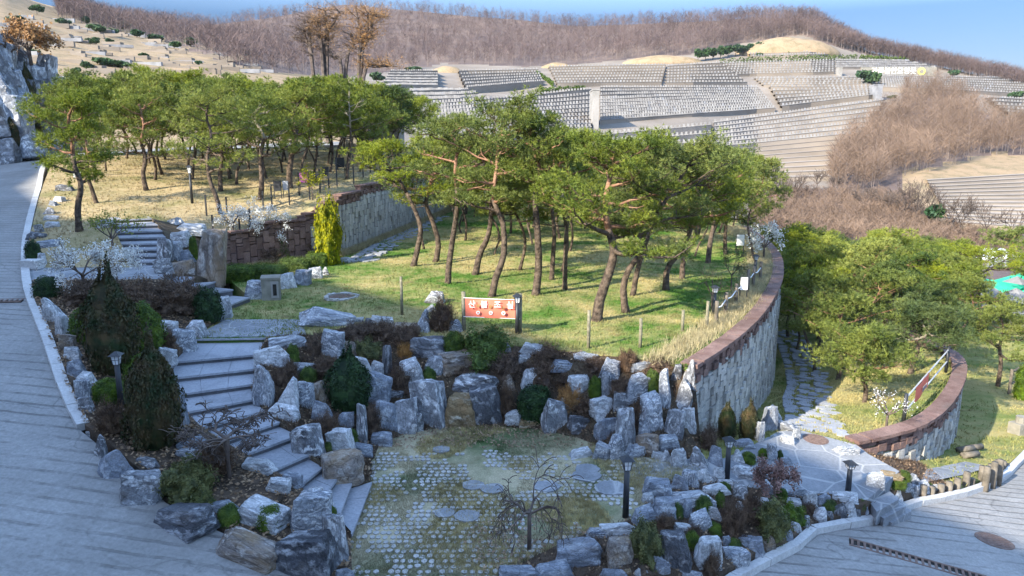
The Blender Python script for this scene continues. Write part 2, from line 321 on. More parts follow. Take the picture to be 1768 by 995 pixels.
def region(name, poly, mat, step=.6, skirt=2.5, extra=(), bumpy=.0, add=True, lift=0.0, top_only=False):
    rg = Region(poly, extra)
    if add: REG.append((name, rg))
    # densify the outline, fill the inside with grid points, triangulate
    B = []
    n = len(rg.p)
    for i in range(n):
        a, b = np.array(rg.p[i][:2]), np.array(rg.p[(i + 1) % n][:2]); L = np.linalg.norm(b - a); k = max(1, int(L / step))
        for j in range(k): B.append(tuple(a + (b - a) * j / k))
    x0, y0, x1, y1 = rg.bb; gx, gy = np.meshgrid(np.arange(x0, x1, step), np.arange(y0, y1, step)); gx = gx + (np.arange(gx.shape[0])[:, None] % 2) * step / 2
    m = rg.inside(gx, gy); G = np.stack([gx.ravel()[m], gy.ravel()[m]], 1)
    Bn = np.array(B)
    if len(G): G = G[np.array([np.min(np.sum((Bn - g) ** 2, 1)) > (step * .4) ** 2 for g in G])]
    V2 = [Vector(p) for p in B] + [Vector(p) for p in G.tolist()]
    nb = len(B); r = delaunay_2d_cdt(V2, [(i, (i + 1) % nb) for i in range(nb)], [], 0, 1e-5)
    P = np.array([(p[0], p[1]) for p in r[0]]); Fc = []
    cen = np.array([P[list(f)].mean(0) for f in r[2]]); ins = rg.inside(cen[:, 0], cen[:, 1])
    for f, k in zip(r[2], ins):
        if k: Fc.append(tuple(f))
    Z = rg.z(P[:, 0], P[:, 1]) + lift
    if bumpy: Z = Z + np.array([noise.noise((p[0] * .45, p[1] * .45, 3)) * bumpy for p in P]) * np.array([min(1, np.min(np.sum((Bn - p) ** 2, 1)) ** .5 / 1.5) for p in P])
    V = [(P[i][0], P[i][1], Z[i]) for i in range(len(P))]
    F2 = []
    for f in Fc:
        a, b, c = [V[i] for i in f[:3]]
        cr = (b[0] - a[0]) * (c[1] - a[1]) - (b[1] - a[1]) * (c[0] - a[0]); F2.append(f if cr > 0 else f[::-1])
    if skirt:
        o = len(V); zb = rg.z(Bn[:, 0], Bn[:, 1]) + lift
        area = sum(B[i][0] * B[(i + 1) % nb][1] - B[(i + 1) % nb][0] * B[i][1] for i in range(nb))
        for i, b in enumerate(B): V.append((b[0], b[1], zb[i])); V.append((b[0], b[1], zb[i] - skirt))
        for i in range(nb):
            j = (i + 1) % nb; q = (o + 2 * i, o + 2 * j, o + 2 * j + 1, o + 2 * i + 1); F2.append(q if area < 0 else q[::-1])
    ob = link(name, mesh(name, V, F2, False), None, mat); tag(ob, kind='structure'); rg.ob = ob
    return rg
def G(x, y):
    best = None
    for nm, rg in REG:
        b = rg.bb
        if b[0] <= x <= b[2] and b[1] <= y <= b[3] and rg.inside([x], [y])[0]:
            z = float(rg.z([x], [y])[0])
            if best is None or z > best: best = z
    return best
def hit(u, v):
    d = ray(u, v)
    if d[2] >= -1e-4: return far(u, v)
    t0 = max(5.0, (6.4 - CZ) / d[2] / 1.0); t = max(5, t0 * .9); prev = t
    while t < 80:
        g = G(d[0] * t, d[1] * t)
        if g is not None and CZ + d[2] * t <= g:
            lo, hi = prev, t
            for _ in range(10):
                m = (lo + hi) / 2; g = G(d[0] * m, d[1] * m)
                if g is not None and CZ + d[2] * m <= g: hi = m
                else: lo = m
            return (d[0] * hi, d[1] * hi, CZ + d[2] * hi)
        prev = t; t += .3
    return far(u, v)

KL = [(85, 276, 5.4), (62, 330, 4.3), (44, 395, 3.4), (38, 440, 3.0), (42, 500, 2.6), (75, 590, 2.1), (105, 680, 1.6), (135, 740, 1.3), (200, 830, .9), (260, 885, .65), (350, 935, .4), (470, 990, .12), (560, 1040, -.1)]
KLw = pts(KL)
FAR_R = [(-11, 64, 6.0), (-22, 57, 5.7), (-27, 50, 5.5)]
KRD = KLw[:8] + [(q[0] + .10, q[1] + .34, q[2]) for q in KLw[8:]]
road_l = region('left_road', FAR_R + KRD + [(-1.5, 7.2, -.3), (-2, 4.5, -.2), (-14, 4.5, .8), (-19, 12, 1.8), (-22, 20, 2.6), (-26, 30, 3.7), (-30, 40, 4.5), (-34, 50, 5.0), (-33, 57, 5.4), (-26, 66, 5.8), (-12, 74, 6.2)], M['road'], 1.0)
UPN = 8
upL = [(190 + (228 - 190) * i / UPN, 380 + (462 - 380) * i / UPN, 3.75 - i * .125) for i in range(UPN + 1)]
upR = [(262 + 26 * math.sin(math.pi * i / UPN), 377 + (462 - 377) * i / UPN, 3.75 - i * .125) for i in range(UPN + 1)]
W1b = [Wz(u, v, 1.65) for u, v in ((385, 470), (470, 456), (540, 447), (585, 440), (660, 410), (720, 385), (775, 362))]
W1t = [3.05, 3.25, 3.5, 4.05, 4.45, 4.6, 4.5]
W1top = [(p[0] - .25, p[1], t) for p, t in zip(W1b, W1t)]
CWpx = [(1198, 632), (1240, 605), (1280, 575), (1315, 540), (1340, 500), (1349, 470), (1344, 440), (1322, 415), (1290, 392), (1262, 372), (1225, 352)]
CW = [Wz(u, v, 1.65) for u, v in CWpx]
CWbz = [-.1, -.5, -.95, -1.5, -2.1, -2.6, -3.0, -3.3, -3.6, -3.9, -4.2]
CWb = [(p[0], p[1], z) for p, z in zip(CW, CWbz)]
SL = [(331, 585), (301, 624), (294, 652), (300, 681), (318, 711), (345, 738), (380, 762), (420, 785), (468, 812), (512, 840), (550, 868), (582, 895), (606, 922)]
SR = [(460, 583), (447, 611), (442, 636), (437, 662), (440, 688), (456, 708), (482, 728), (512, 751), (533, 783), (556, 806), (580, 826), (606, 833), (641, 831)]
SZ = [1.6 - .124 * i for i in range(13)]
SLw = [Wz(u, v, z) for (u, v), z in zip(SL, SZ)]; SRw = [Wz(u, v, z) for (u, v), z in zip(SR, SZ)]
RT = pts([(460, 583, 1.6), (540, 578, 1.6), (610, 562, 1.6), (700, 577, 1.6), (790, 587, 1.6), (870, 594, 1.6), (935, 600, 1.6), (1000, 608, 1.6), (1070, 616, 1.6), (1130, 624, 1.6)]) + [CW[0]]
DN = [((275, 482), (300, 466), 2.6), ((305, 490), (335, 478), 2.4), ((336, 497), (371, 486), 2.2), ((362, 507), (401, 500), 2.0), ((392, 528), (431, 513), 1.8)]
DNL = [Wz(*a, z) for a, b, z in DN]; DNR = [Wz(*b, z) for a, b, z in DN]
lawn = region('lower_lawn', [SLw[0]] + RT[:-1] + [(p[0] - .1, p[1], 1.6) for p in CW] + [(14, 62, 1.7), (-3.6, 62, 1.7)] + [(p[0] - .1, p[1], 1.65) for p in W1b[::-1]] + [Wz(431, 513, 1.65), Wz(392, 530, 1.65)] + [Wz(370, 556, 1.6)], M['lawn'], .7, .5, bumpy=.10)
upper = region('upper_lawn', [(-11, 63.9, 5.9), (-5.5, 63, 5.6)] + [(-4.5, 58, 4.8)] + W1top[::-1] + pts([(320, 392, 3.4)]) + pts([(u, v, z) for u, v, z in upR[:1] + upL]) + pts([(120, 462, 2.8), (48, 462, 2.86)]) + [tuple(np.array(q) + np.array((.25, 0, .05))) for q in KLw[3::-1]] + [tuple(np.array(q) + np.array((.3, -.2, 0))) for q in FAR_R[::-1]], M['upper'], .9, 3, bumpy=.12)
bank1 = region('rock_bank_soil', pts(upR) + pts([(300, 466, 2.6), (335, 478, 2.4), (371, 484, 2.2)]) + [W1b[0], (W1top[0][0], W1top[0][1], 3.0)] + pts([(320, 392, 3.4)]), M['bank'], .5, 2)
PT = pts([(641, 831, 0), (642, 800, 0), (655, 768, 0), (705, 747, 0), (780, 738, 0), (860, 737, 0), (930, 742, 0), (1000, 757, 0), (1050, 776, 0), (1100, 790, 0)]) + [(CW[0][0] - .1, CW[0][1] - 1.4, 0)]
rockery = region('rockery_bank', SRw[:-1] + PT + [(CW[0][0] + .12, CW[0][1] - .5, -.05), RT[-1]] + RT[-2:0:-1], M['bank'], .35, 1.5)
PLR = pts([(1200, 822, -.1), (1130, 838, 0), (1120, 862, 0), (1090, 896, 0), (1040, 914, 0), (960, 942, 0), (880, 985, 0), (860, 1040, 0)])
plaza = region('plaza_ground', PT + PLR + pts([(600, 1060, 0), (608, 985, 0), (604, 930, 0)]), M['plaza'], .5, 1, bumpy=.03)
bedA = pts([(604, 930, .03), (606, 922, .1)])
bed = region('left_planting_bed', [tuple(np.array(q) + np.array((.13, .03, .05))) for q in KRD[4:]] + pts([(600, 1060, 0), (608, 985, 0)]) + bedA + [(p[0], p[1], p[2] + .05) for p in SLw[::-1]] + [Wz(370, 556, 1.65)] + DNL[::-1] + pts([(160, 484, 2.68), (60, 484, 2.66)]), M['soil'], .45, 1.5,
             extra=[Wz(120, 600, 2.05), Wz(220, 600, 1.95), Wz(160, 680, 1.6), Wz(230, 720, 1.35), Wz(260, 790, 1.0), Wz(400, 870, .55), Wz(330, 840, .72), Wz(480, 920, .3)], bumpy=.08)
path = region('stone_landing_path', [tuple(np.array(q) + np.array((.25, 0, 0))) for q in [Wz(39, 462, 2.85)]] + pts([(120, 462, 2.8), (228, 462, 2.75), (262, 462, 2.75), (300, 466, 2.6), (275, 482, 2.6), (160, 484, 2.66), (46, 486, 2.68)]), M['slab'], .5, 1)
C2px = [(1478, 768, -.40), (1540, 754, -.42), (1590, 738, -.45), (1630, 710, -.5), (1656, 672, -.6), (1664, 640, -.72), (1655, 620, -.85), (1635, 606, -1.0), (1600, 592, -1.3), (1560, 572, -1.8), (1530, 552, -2.3)]
C2 = pts(C2px); C2bz = [-.55, -.95, -1.35, -1.8, -2.3, -2.6, -2.8, -3.0, -3.2, -3.5, -3.8]
C2b = [(p[0], p[1], z) for p, z in zip(C2, C2bz)]
PVt = pts([(1345, 745, -.3), (1385, 744, -.34)])
terr2 = region('lower_terrace_lawn', [(CW[0][0], CW[0][1], -.1)] + [(CW[0][0] - .1, CW[0][1] - 1.4, 0), Wz(1250, 792, -.2)] + PVt + [(p[0] - .12, p[1], p[2]) for p in C2] + [(20, 62, -4.6), (14, 62, -4.6)] + CWb[:0:-1], M['meadow'], .8, 3, bumpy=.06)
paving = region('slate_paving', pts([(1005, 803, 0), (1045, 790, 0), (1100, 790, 0)]) + [(CW[0][0] - .1, CW[0][1] - 1.4, 0), Wz(1250, 792, -.2)] + PVt + [C2[0]] + pts([(1500, 785, -.42), (1553, 814, -.5), (1497, 864, -.6), (1440, 853, -.55), (1350, 851, -.5), (1270, 838, -.3), (1200, 822, -.1), (1130, 838, 0)]), M['slab'], .6, .8, lift=.006)
KR = [(1230, 1040, -.5), (1294, 995, -.65), (1373, 956, -.75), (1421, 918, -.9), (1510, 908, -1.05), (1544, 891, -1.15), (1592, 874, -1.35), (1663, 860, -1.6), (1732, 833, -1.95), (1768, 798, -2.2), (1830, 740, -2.7), (1950, 680, -3.3), (2100, 640, -3.8)]
KRw = pts(KR)
road_r = region('right_road', KRw + [(60, 34, -4.2), (60, 14, -3.6), (20, 4, -2.2), (4, 6, -.8)], M['road'], 1.0)
bed_r = region('right_rock_bed', [PLR[-1]] + PLR[-2::-1] + pts([(1270, 838, -.3), (1350, 851, -.5), (1440, 853, -.55), (1497, 864, -.6), (1553, 814, -.5)]) + [C2b[0], C2b[1], C2b[2]] + [(q[0] - .1, q[1] + .2, q[2] + .1) for q in KRw[7::-1]], M['soil'], .45, 1.5,
               extra=[Wz(1200, 930, .05), Wz(1300, 900, -.2), Wz(1100, 960, .2)], bumpy=.05)
meadow = region('lower_meadow', [C2b[2]] + C2b[3:] + [(20.5, 62, -5.2), (70, 66, -8)] + [(q[0] - .1, q[1] + .2, q[2] + .05) for q in KRw[:6:-1]], M['meadow'], 1.2, 2, extra=[(26, 45, -4.6)], bumpy=.2)
stair_soil = (M['soil'])

# ------------------------------------------------------------------ far ground, measured column by column (photo column: (row, distance) ...)
FC = {-500: [(262, 58), (255, 70), (200, 85), (100, 110), (0, 150), (-80, 200), (-120, 250)], 0: [(262, 60), (250, 75), (190, 90), (120, 115), (60, 150), (20, 190), (-15, 230)],
      200: [(262, 62), (248, 80), (190, 95), (140, 120), (90, 160), (62, 210), (38, 330)], 370: [(262, 62), (245, 85), (180, 105), (130, 135), (95, 180), (70, 300), (45, 450)],
      600: [(270, 62), (240, 90), (190, 120), (150, 160), (125, 260), (65, 380), (9, 480)], 800: [(350, 62), (270, 100), (215, 140), (170, 190), (120, 290), (75, 380), (26, 470)],
      1000: [(430, 62), (330, 110), (240, 150), (170, 200), (115, 300), (80, 370), (45, 450)], 1200: [(450, 62), (380, 95), (290, 140), (180, 205), (105, 310), (72, 350), (38, 400)],
      1300: [(470, 62), (400, 85), (330, 130), (190, 220), (95, 320), (60, 350), (31, 390)], 1400: [(490, 62), (425, 85), (330, 130), (190, 220), (88, 320), (62, 340), (34, 360)],
      1500: [(500, 62), (440, 85), (340, 125), (170, 230), (108, 320), (98, 335), (90, 350)], 1600: [(510, 62), (440, 90), (300, 140), (165, 235), (128, 320), (119, 335), (110, 345)],
      1768: [(520, 62), (450, 90), (290, 150), (190, 235), (150, 310), (148, 320), (146, 330)], 2300: [(560, 62), (460, 90), (300, 150), (220, 230), (205, 300), (200, 310), (196, 320)]}
FU = sorted(FC); FV = np.array([[p[0] for p in FC[u]] for u in FU], float); FD = np.array([[p[1] for p in FC[u]] for u in FU], float)
def col(u):
    return np.array([np.interp(u, FU, FV[:, k]) for k in range(7)]), np.array([np.interp(u, FU, FD[:, k]) for k in range(7)])
def far(u, v):
    vv, dd = col(u); return Wd(u, v, float(np.interp(-v, -vv, dd)))
V = []; us = np.arange(-500, 2301, 14); nr = 90
for u in us:
    vv, dd = col(u); ks = np.linspace(0, 6, nr)
    for k in ks:
        v = np.interp(k, range(7), vv); d = np.interp(k, range(7), dd); p = Wd(u, v, d)
        if d > 90: p = (p[0], p[1], p[2] + noise.noise((p[0] * .02, p[1] * .02, 0)) * min(3, d * .004))
        V.append(p)
    V.append((p[0] * 1.3, p[1] * 1.35, p[2] - 40)); V.append((p[0] * 1.8, p[1] * 1.9, -20))
nr2 = nr + 2; Fc = []; mi = []
for i in range(len(us) - 1):
    for j in range(nr2 - 1):
        Fc.append((i * nr2 + j, (i + 1) * nr2 + j, (i + 1) * nr2 + j + 1, i * nr2 + j + 1))
        u = us[i]; k = j / (nr - 1) * 6
        vv = np.interp(k, range(7), col(u)[0]) if k <= 6 else -99
        low = np.interp(u, [-500, 100, 240, 300, 380, 470, 600, 700, 760, 900, 1000, 1100, 1180, 1240, 1290, 1380, 1450, 1530, 1600, 1768, 2100], [-99, -5, 58, 80, 112, 128, 132, 122, 112, 116, 108, 98, 94, 84, 74, 60, 82, 98, 114, 136, 180])
        if vv < low: mi.append(1)
        elif u < 600: mi.append(0)
        elif u < 1290: mi.append(2)
        else:
            w1 = np.interp(u, [1290, 1420, 1470, 1530, 1570, 1640, 1700, 1770], [335, 330, 260, 200, 158, 162, 200, 222]); w2 = np.interp(u, [1500, 1560, 1700, 1768], [345, 300, 268, 268])
            mi.append(2 if vv < w1 else (0 if (u > 1545 + (vv - 300) * .3 and w2 < vv < 405) else 1))
me = mesh('far_hills', V, Fc, True); o = link('far_hills', me, None, [M['tan_hill'], M['woodfloor'], M['terrace']]); me.polygons.foreach_set('material_index', mi); tag(o, kind='structure')
me = mesh('valley_floor', [(-3000, -3000, -14), (3000, -3000, -14), (3000, 3000, -14), (-3000, 3000, -14)], [(0, 1, 2, 3)]); tag(link('valley_floor', me, None, M['valley']), kind='structure')
# filler slope between the near terraces and the far hills, and an unseen hill added on the sunward side to shade the foreground
V = [(-40, 40, 3), (-40, 64, 3.5), (-12, 66, 4.0), (-4, 63, 1.2), (14.5, 62.5, -5), (20, 62.5, -5.4), (75, 67, -8.4), (75, -5, -8), (60, -10, -7), (-10, -10, -4), (-40, -10, -3)]
me = mesh('lower_ground', [(p[0], p[1], p[2] - 4.0) for p in V], [tuple(range(len(V)))[::-1]]); tag(link('lower_ground', me, None, M['valley']), kind='structure')
RG = [(-100, 34, 42), (-68, 13, 38), (-57, 6, 31.5), (-49, 1, 29), (-41, -1, 28), (-33, -9, 28), (-24, -13, 25), (-12, -24, 23), (10, -42, 20)]
V = []; prof = [(-30, -1.0), (-20, .18), (-10, .60), (-4, .86), (0, 1), (4, .93), (14, .6), (30, .2), (42, -.2)]
for i, r in enumerate(RG):
    for s_, k in prof:
        V.append((r[0] - SUN_DIR.x * -s_ * 1.0 * -1 if False else r[0] + SUN_DIR.x * s_, r[1] + SUN_DIR.y * s_, 1 + (r[2] - 1) * k + noise.noise((i, s_ * .2, 0)) * 1.0 if k > 0 else -6))
npf = len(prof); Fc = [(i * npf + j, i * npf + j + 1, (i + 1) * npf + j + 1, (i + 1) * npf + j) for i in range(len(RG) - 1) for j in range(npf - 1)]
tag(link('shadow_casting_hill', mesh('shadow_casting_hill', V, Fc, True), None, M['woodfloor']), kind='structure')

# ------------------------------------------------------------------ block retaining walls
ORD = ['first', 'second', 'third', 'fourth', 'fifth', 'sixth', 'seventh', 'eighth', 'ninth', 'tenth', 'eleventh', 'twelfth', 'thirteenth', 'fourteenth', 'fifteenth', 'sixteenth', 'seventeenth', 'eighteenth', 'nineteenth', 'twentieth', 'twenty first', 'twenty second', 'twenty third', 'twenty fourth', 'twenty fifth', 'twenty sixth', 'twenty seventh', 'twenty eighth', 'twenty ninth', 'thirtieth', 'thirty first', 'thirty second', 'thirty third', 'thirty fourth', 'thirty fifth', 'thirty sixth', 'thirty seventh', 'thirty eighth', 'thirty ninth', 'fortieth', 'forty first', 'forty second', 'forty third']
def resample(P, step):
    P = [Vector(p) for p in P]; out = []; L = [0]
    for a, b in zip(P, P[1:]): L.append(L[-1] + (Vector((b.x, b.y)) - Vector((a.x, a.y))).length)
    n = max(1, int(L[-1] / step)); 
    for i in range(n + 1):
        s = L[-1] * i / n; k = max(0, min(len(P) - 2, int(np.searchsorted(L, s) - 1)))
        f = (s - L[k]) / max(1e-6, L[k + 1] - L[k]); f = max(0, min(1, f))
        if len(P) > 3:                                       # Catmull-Rom, so the wall curves
            p0 = P[max(k - 1, 0)]; p1 = P[k]; p2 = P[k + 1]; p3 = P[min(k + 2, len(P) - 1)]
            q = .5 * ((2 * p1) + (p2 - p0) * f + (2 * p0 - 5 * p1 + 4 * p2 - p3) * f * f + (3 * p1 - p0 - 3 * p2 + p3) * f ** 3)
        else: q = P[k].lerp(P[k + 1], f)
        out.append(q)
    return out
def block_wall(name, base, ztop, side, bw=.26, bh=.31, brown=2, stepped=False, seed=1, capw=.42, allbrown=0):
    """base: points (x, y, z at foot); side: +1 when the face looks to the right of the walking direction"""
    rnd = random.Random(seed); A = [Vector((b[0], b[1], b[2])) for b in base]; ZT = [Vector((b[0], b[1], z)) for b, z in zip(base, ztop)]
    P = resample(A, bw); T = resample(ZT, bw); root = empty(name, A[0])
    f = MB(); br = MB(); cap = MB(); core = MB(); CV = []
    for i in range(len(P) - 1):
        a, b = P[i], P[i + 1]; t = Vector((b.x - a.x, b.y - a.y, 0)).normalized(); nrm = Vector((t.y, -t.x, 0)) * side
        m = (a + b) / 2; zt = (T[i].z + T[i + 1].z) / 2
        if stepped: zt = round(zt / .22) * .22
        rz = math.atan2(t.y, t.x); z = m.z - .35 - (i % 2) * bh / 2; L = (b - a).length; ci = 0
        while z < zt - .02:
            h = min(bh, zt - z); isb = z + h / 2 > zt - brown * .21
            if isb and h > .24: 
                h = min(h, max(.08, zt - brown * .21 - z)) if z < zt - brown * .21 else min(h, .21)
            ci += 1; off = rnd.choice([-.035, 0, .03]) + rnd.uniform(-.012, .012)
            dep = .3; c = m + nrm * (off - dep / 2) ; tgt = br if i < allbrown or z + h / 2 > zt - brown * .21 - .01 else f
            tgt.box((c.x, c.y, z + h / 2), (L - .02, dep, h - .034), rz, .008, rnd=rnd); z += h
        CV.append((m, nrm, zt))
        if i % 2 == 0 or i == len(P) - 2:
            L2 = L * 2; c = m + t * L / 2 - nrm * (capw / 2 - .09)
            cap.box((c.x, c.y, zt + .045), (L2 - .012, capw, .085), rz, .006, rnd=rnd)
    k = len(CV); V = []
    for m, nrm, zt in CV: q = m - nrm * .18; V += [(q.x, q.y, m.z - .8), (q.x, q.y, zt - .03)]
    core.add(V, [(2 * i, 2 * i + 2, 2 * i + 3, 2 * i + 1) for i in range(k - 1)])
    core.build('backing', M['dark'], root); f.build('block_face', M['block'], root); br.build('brown_course', M['brownblock'], root); cap.build('coping', M['brownblock'], root)
    for ch in root.children: ch.matrix_parent_inverse = Matrix.Translation(-A[0])
    return root, CV
o, CVr = block_wall('retaining_wall', [CWb[0]] + CWb[1:9], [1.6] * 9, 1, seed=3); tag(o, 'long curved grey block retaining wall with brown coping right of the pine lawn', 'retaining wall')
o, _ = block_wall('retaining_wall', C2b[:10], [p[2] + .02 for p in C2[:10]], 1, seed=5); tag(o, 'small curved block retaining wall below the salmon banner, beside the log palisade', 'retaining wall')
o, CVl = block_wall('retaining_wall', W1b, W1t, 1, bw=.27, bh=.5, brown=2, stepped=True, seed=9, allbrown=int(math.dist(W1b[0][:2], W1b[2][:2]) / .27)); tag(o, 'grey block retaining wall with stepped brown coping under the black fence', 'retaining wall')

# ------------------------------------------------------------------ kerbs
def kerb(pl, name, off, w=.22, h=.13, L=.95, side=1):
    P = resample(pl, L); b = MB()
    for i in range(len(P) - 1):
        a, c = P[i], P[i + 1]; t = (c - a); l = t.length; rz = math.atan2(t.y, t.x); nrm = Vector((-t.y, t.x, 0)).normalized() * side
        m = (a + c) / 2 + nrm * off; tl = Matrix.Rotation(-math.asin(t.z / l), 4, Vector((-math.sin(rz), math.cos(rz), 0))).to_3x3()
        b.box((m.x, m.y, m.z + h / 2 - .02), (l - .015, w, h + .1), rz, .006, tilt=tl)
    o = b.build(name, M['kerb']); tag(o, kind='structure'); return o
kerb(FAR_R[::1] + KLw[:8], 'left_kerb', .09, w=.22, h=.06); kerb(KRw[::-1], 'right_kerb', .08, w=.17, h=.10, side=-1)

# ------------------------------------------------------------------ stairs
def stair(name, L, R, label, drop=.5, back=True):
    root = empty(name, L[-1]); n = len(L)
    for i in range(n):
        l, r = Vector(L[i]), Vector(R[i])
        if i: lb, rb = Vector(L[i - 1]), Vector(R[i - 1])
        else: lb, rb = l + (l - Vector(L[1])) * .9, r + (r - Vector(R[1])) * .9
        e = (lb - l).normalized() * .05; lb2 = lb + (lb - l).normalized() * .12; rb2 = rb + (rb - r).normalized() * .12
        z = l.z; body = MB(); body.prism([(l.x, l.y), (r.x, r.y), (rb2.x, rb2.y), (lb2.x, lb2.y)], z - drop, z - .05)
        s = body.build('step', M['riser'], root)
        tr = MB(); k = 3
        fr = (l - lb).normalized() * .035; fr.z = 0
        for j in range(k):
            a, b = j / k + (.004 if j else 0), (j + 1) / k
            q = [l.lerp(r, a) + fr, l.lerp(r, b) + fr, rb2.lerp(lb2, 1 - b), rb2.lerp(lb2, 1 - a)]
            tr.prism([(p.x, p.y) for p in q], z - .05, z + .0 + random.uniform(-.004, .004))
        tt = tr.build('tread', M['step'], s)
    for s in root.children: s.matrix_parent_inverse = Matrix.Translation(-Vector(L[-1]))
    return tag(root, label, 'stairs')
random.seed(4)
stair('stairs', SLw, SRw, 'wide slate stairs turning down between rocks from the lawn to the cobbled plaza')
stair('stairs', [Wz(*p) for p in upL], [Wz(*p) for p in upR], 'upper slate stairs behind the white blossom tree, climbing to the dry lawn')
stair('stairs', DNL, DNR, 'short slate stairs beside the tall standing stone, down to the pine lawn', .6)
# landing slabs at the head of the front stairs
b = MB(); b.prism([p[:2] for p in pts([(331, 584, 1.6), (460, 582, 1.6), (528, 578, 1.6), (522, 553, 1.6), (392, 553, 1.6)])], 1.4, 1.625)
tag(b.build('stair_landing', M['slab']), kind='structure')
b = MB(); P = pts([(1497, 862, -.6), (1530, 843, -.6), (1545, 862, -.8), (1512, 882, -.8)]); 
root = empty('stairs', P[0])
for k, (q, z) in enumerate(((((1501, 866), (1536, 848), (1552, 862), (1514, 884)), -.72), (((1512, 883), (1550, 862), (1564, 874), (1526, 896)), -.88), (((1524, 896), (1562, 874), (1574, 882), (1540, 903)), -1.02))):
    b = MB(); b.prism([Wz(u, v, z)[:2] for u, v in q], z - .3, z); s = b.build('step', M['slab'], root); s.matrix_parent_inverse = Matrix.Translation(-Vector(P[0]))
tag(root, 'three low slate steps from the slate paving to the right road', 'stairs')

# ------------------------------------------------------------------ rocks
def rock_mesh(seed, fam):
    rnd = random.Random(seed); bm = bmesh.new(); j = {'blk': .24, 'peak': .26, 'slab': .26, 'col': .2}[fam]
    tp = {'blk': (.72, .95), 'peak': (.22, .55), 'slab': (.6, .95), 'col': (.6, .9)}[fam]; kx, ky = rnd.uniform(*tp), rnd.uniform(*tp); sx = rnd.uniform(-.3, .3) if fam == 'peak' else rnd.uniform(-.1, .1)
    for x in (-1, 1):
        for y in (-1, 1):
            bm.verts.new((x + rnd.uniform(-j, j), y + rnd.uniform(-j, j), -1)); bm.verts.new((x * kx + sx + rnd.uniform(-j, j), y * ky + rnd.uniform(-j, j), 1 + rnd.uniform(-j * 1.6, j * .4)))
    for _ in range(rnd.randint(3, 6)):
        v = Vector((rnd.uniform(-1, 1), rnd.uniform(-1, 1), rnd.uniform(-.7, .9))); m = max(abs(v.x), abs(v.y)); v.x /= m; v.y /= m; f = rnd.uniform(1.0, 1.22) * (1 if v.z < 0 else (1 - (1 - kx) * v.z * .7)); bm.verts.new((v.x * f, v.y * f, v.z))
    r = bmesh.ops.convex_hull(bm, input=bm.verts); bmesh.ops.delete(bm, geom=[g for g in r['geom_interior'] if isinstance(g, bmesh.types.BMVert)], context='VERTS')
    bmesh.ops.dissolve_limit(bm, angle_limit=.12, verts=bm.verts, edges=bm.edges)
    bmesh.ops.bevel(bm, geom=list(bm.edges), offset=.05, segments=1, affect='EDGES', clamp_overlap=True)
    bmesh.ops.triangulate(bm, faces=bm.faces)
    for _ in range(3):
        long_ = [e for e in bm.edges if e.calc_length() > .26]
        if long_: bmesh.ops.subdivide_edges(bm, edges=long_, cuts=1, use_grid_fill=True); bmesh.ops.triangulate(bm, faces=bm.faces)
    bm.normal_update()
    for v in bm.verts:
        q = v.co * 1.2 + Vector((seed, 0, 0)); d = noise.fractal(q, 1, 2, 4) * .06 - abs(noise.noise(q * 1.6)) * .07 - (.05 if noise.noise(Vector((q.x * .8, q.y * .8, q.z * 3.5))) > .22 else 0)
        v.co += v.normal * d
    xs = [v.co.x for v in bm.verts]; ys = [v.co.y for v in bm.verts]; zs = [v.co.z for v in bm.verts]
    for v in bm.verts:
        v.co.x = (v.co.x - min(xs)) / (max(xs) - min(xs)) - .5; v.co.y = (v.co.y - min(ys)) / (max(ys) - min(ys)) - .5; v.co.z = (v.co.z - min(zs)) / (max(zs) - min(zs))
    me = bpy.data.meshes.new('rock'); bm.to_mesh(me); bm.free(); return me
RM = {f: [rock_mesh(100 * i + k, f) for k in range(6)] for i, f in enumerate(('blk', 'peak', 'slab', 'col'))}
RMM = {}
def rock_data(f, k, mat):
    key = (f, k, mat)
    if key not in RMM: me = RM[f][k].copy(); me.materials.clear(); me.materials.append(ROCKS[mat]); RMM[key] = me
    return RMM[key]
TONE = {'grey': 'veined grey rock', 'white': 'whitish rock', 'dark': 'dark grey rock', 'slate': 'blue grey rock', 'brown': 'brownish rock', 'tan': 'tan rock', 'striped': 'striped rock'}
rr = random.Random(77)
def rock(u, v, w_, h_, mat=None, fam=None, label=None, group=None, P=None, lean=0, zlift=0, name='boulder', cat='rock'):
    P = P or hit(u, v); k = ppm(P); W = w_ / k * 1.08; th = math.atan2(CZ - P[2], P[1])
    mat = mat or rr.choices(['grey', 'white', 'striped', 'slate', 'brown', 'dark'], [34, 22, 14, 8, 12, 10])[0]
    if fam is None:
        a = h_ / w_; fam = 'slab' if a < .5 else ('col' if a > 1.45 else rr.choice(['blk', 'peak']))
    D = W * (.62 if fam != 'slab' else .55); D = min(D, .85, .62 * h_ / k / max(.2, math.sin(th))); H = (h_ / k - D * .8 * math.sin(th)) / math.cos(th); H = max(H * 1.1, .28 * W, .07)
    if fam == 'col': D = W * .8
    o = bpy.data.objects.new(name, rock_data(fam, rr.randrange(6), mat)); C.objects.link(o)
    rz = rr.choice([0, math.pi]) + rr.uniform(-.4, .4); sink = .12 * H + .02
    o.location = (P[0], P[1] + D * .42, P[2] - sink + zlift); o.scale = (W, D, H + sink); o.rotation_euler = (rr.uniform(-.08, .12), lean + (rr.uniform(-.20, .20) if fam != 'col' else rr.uniform(-.08, .08)), rz)
    tag(o, label, cat, group); return o
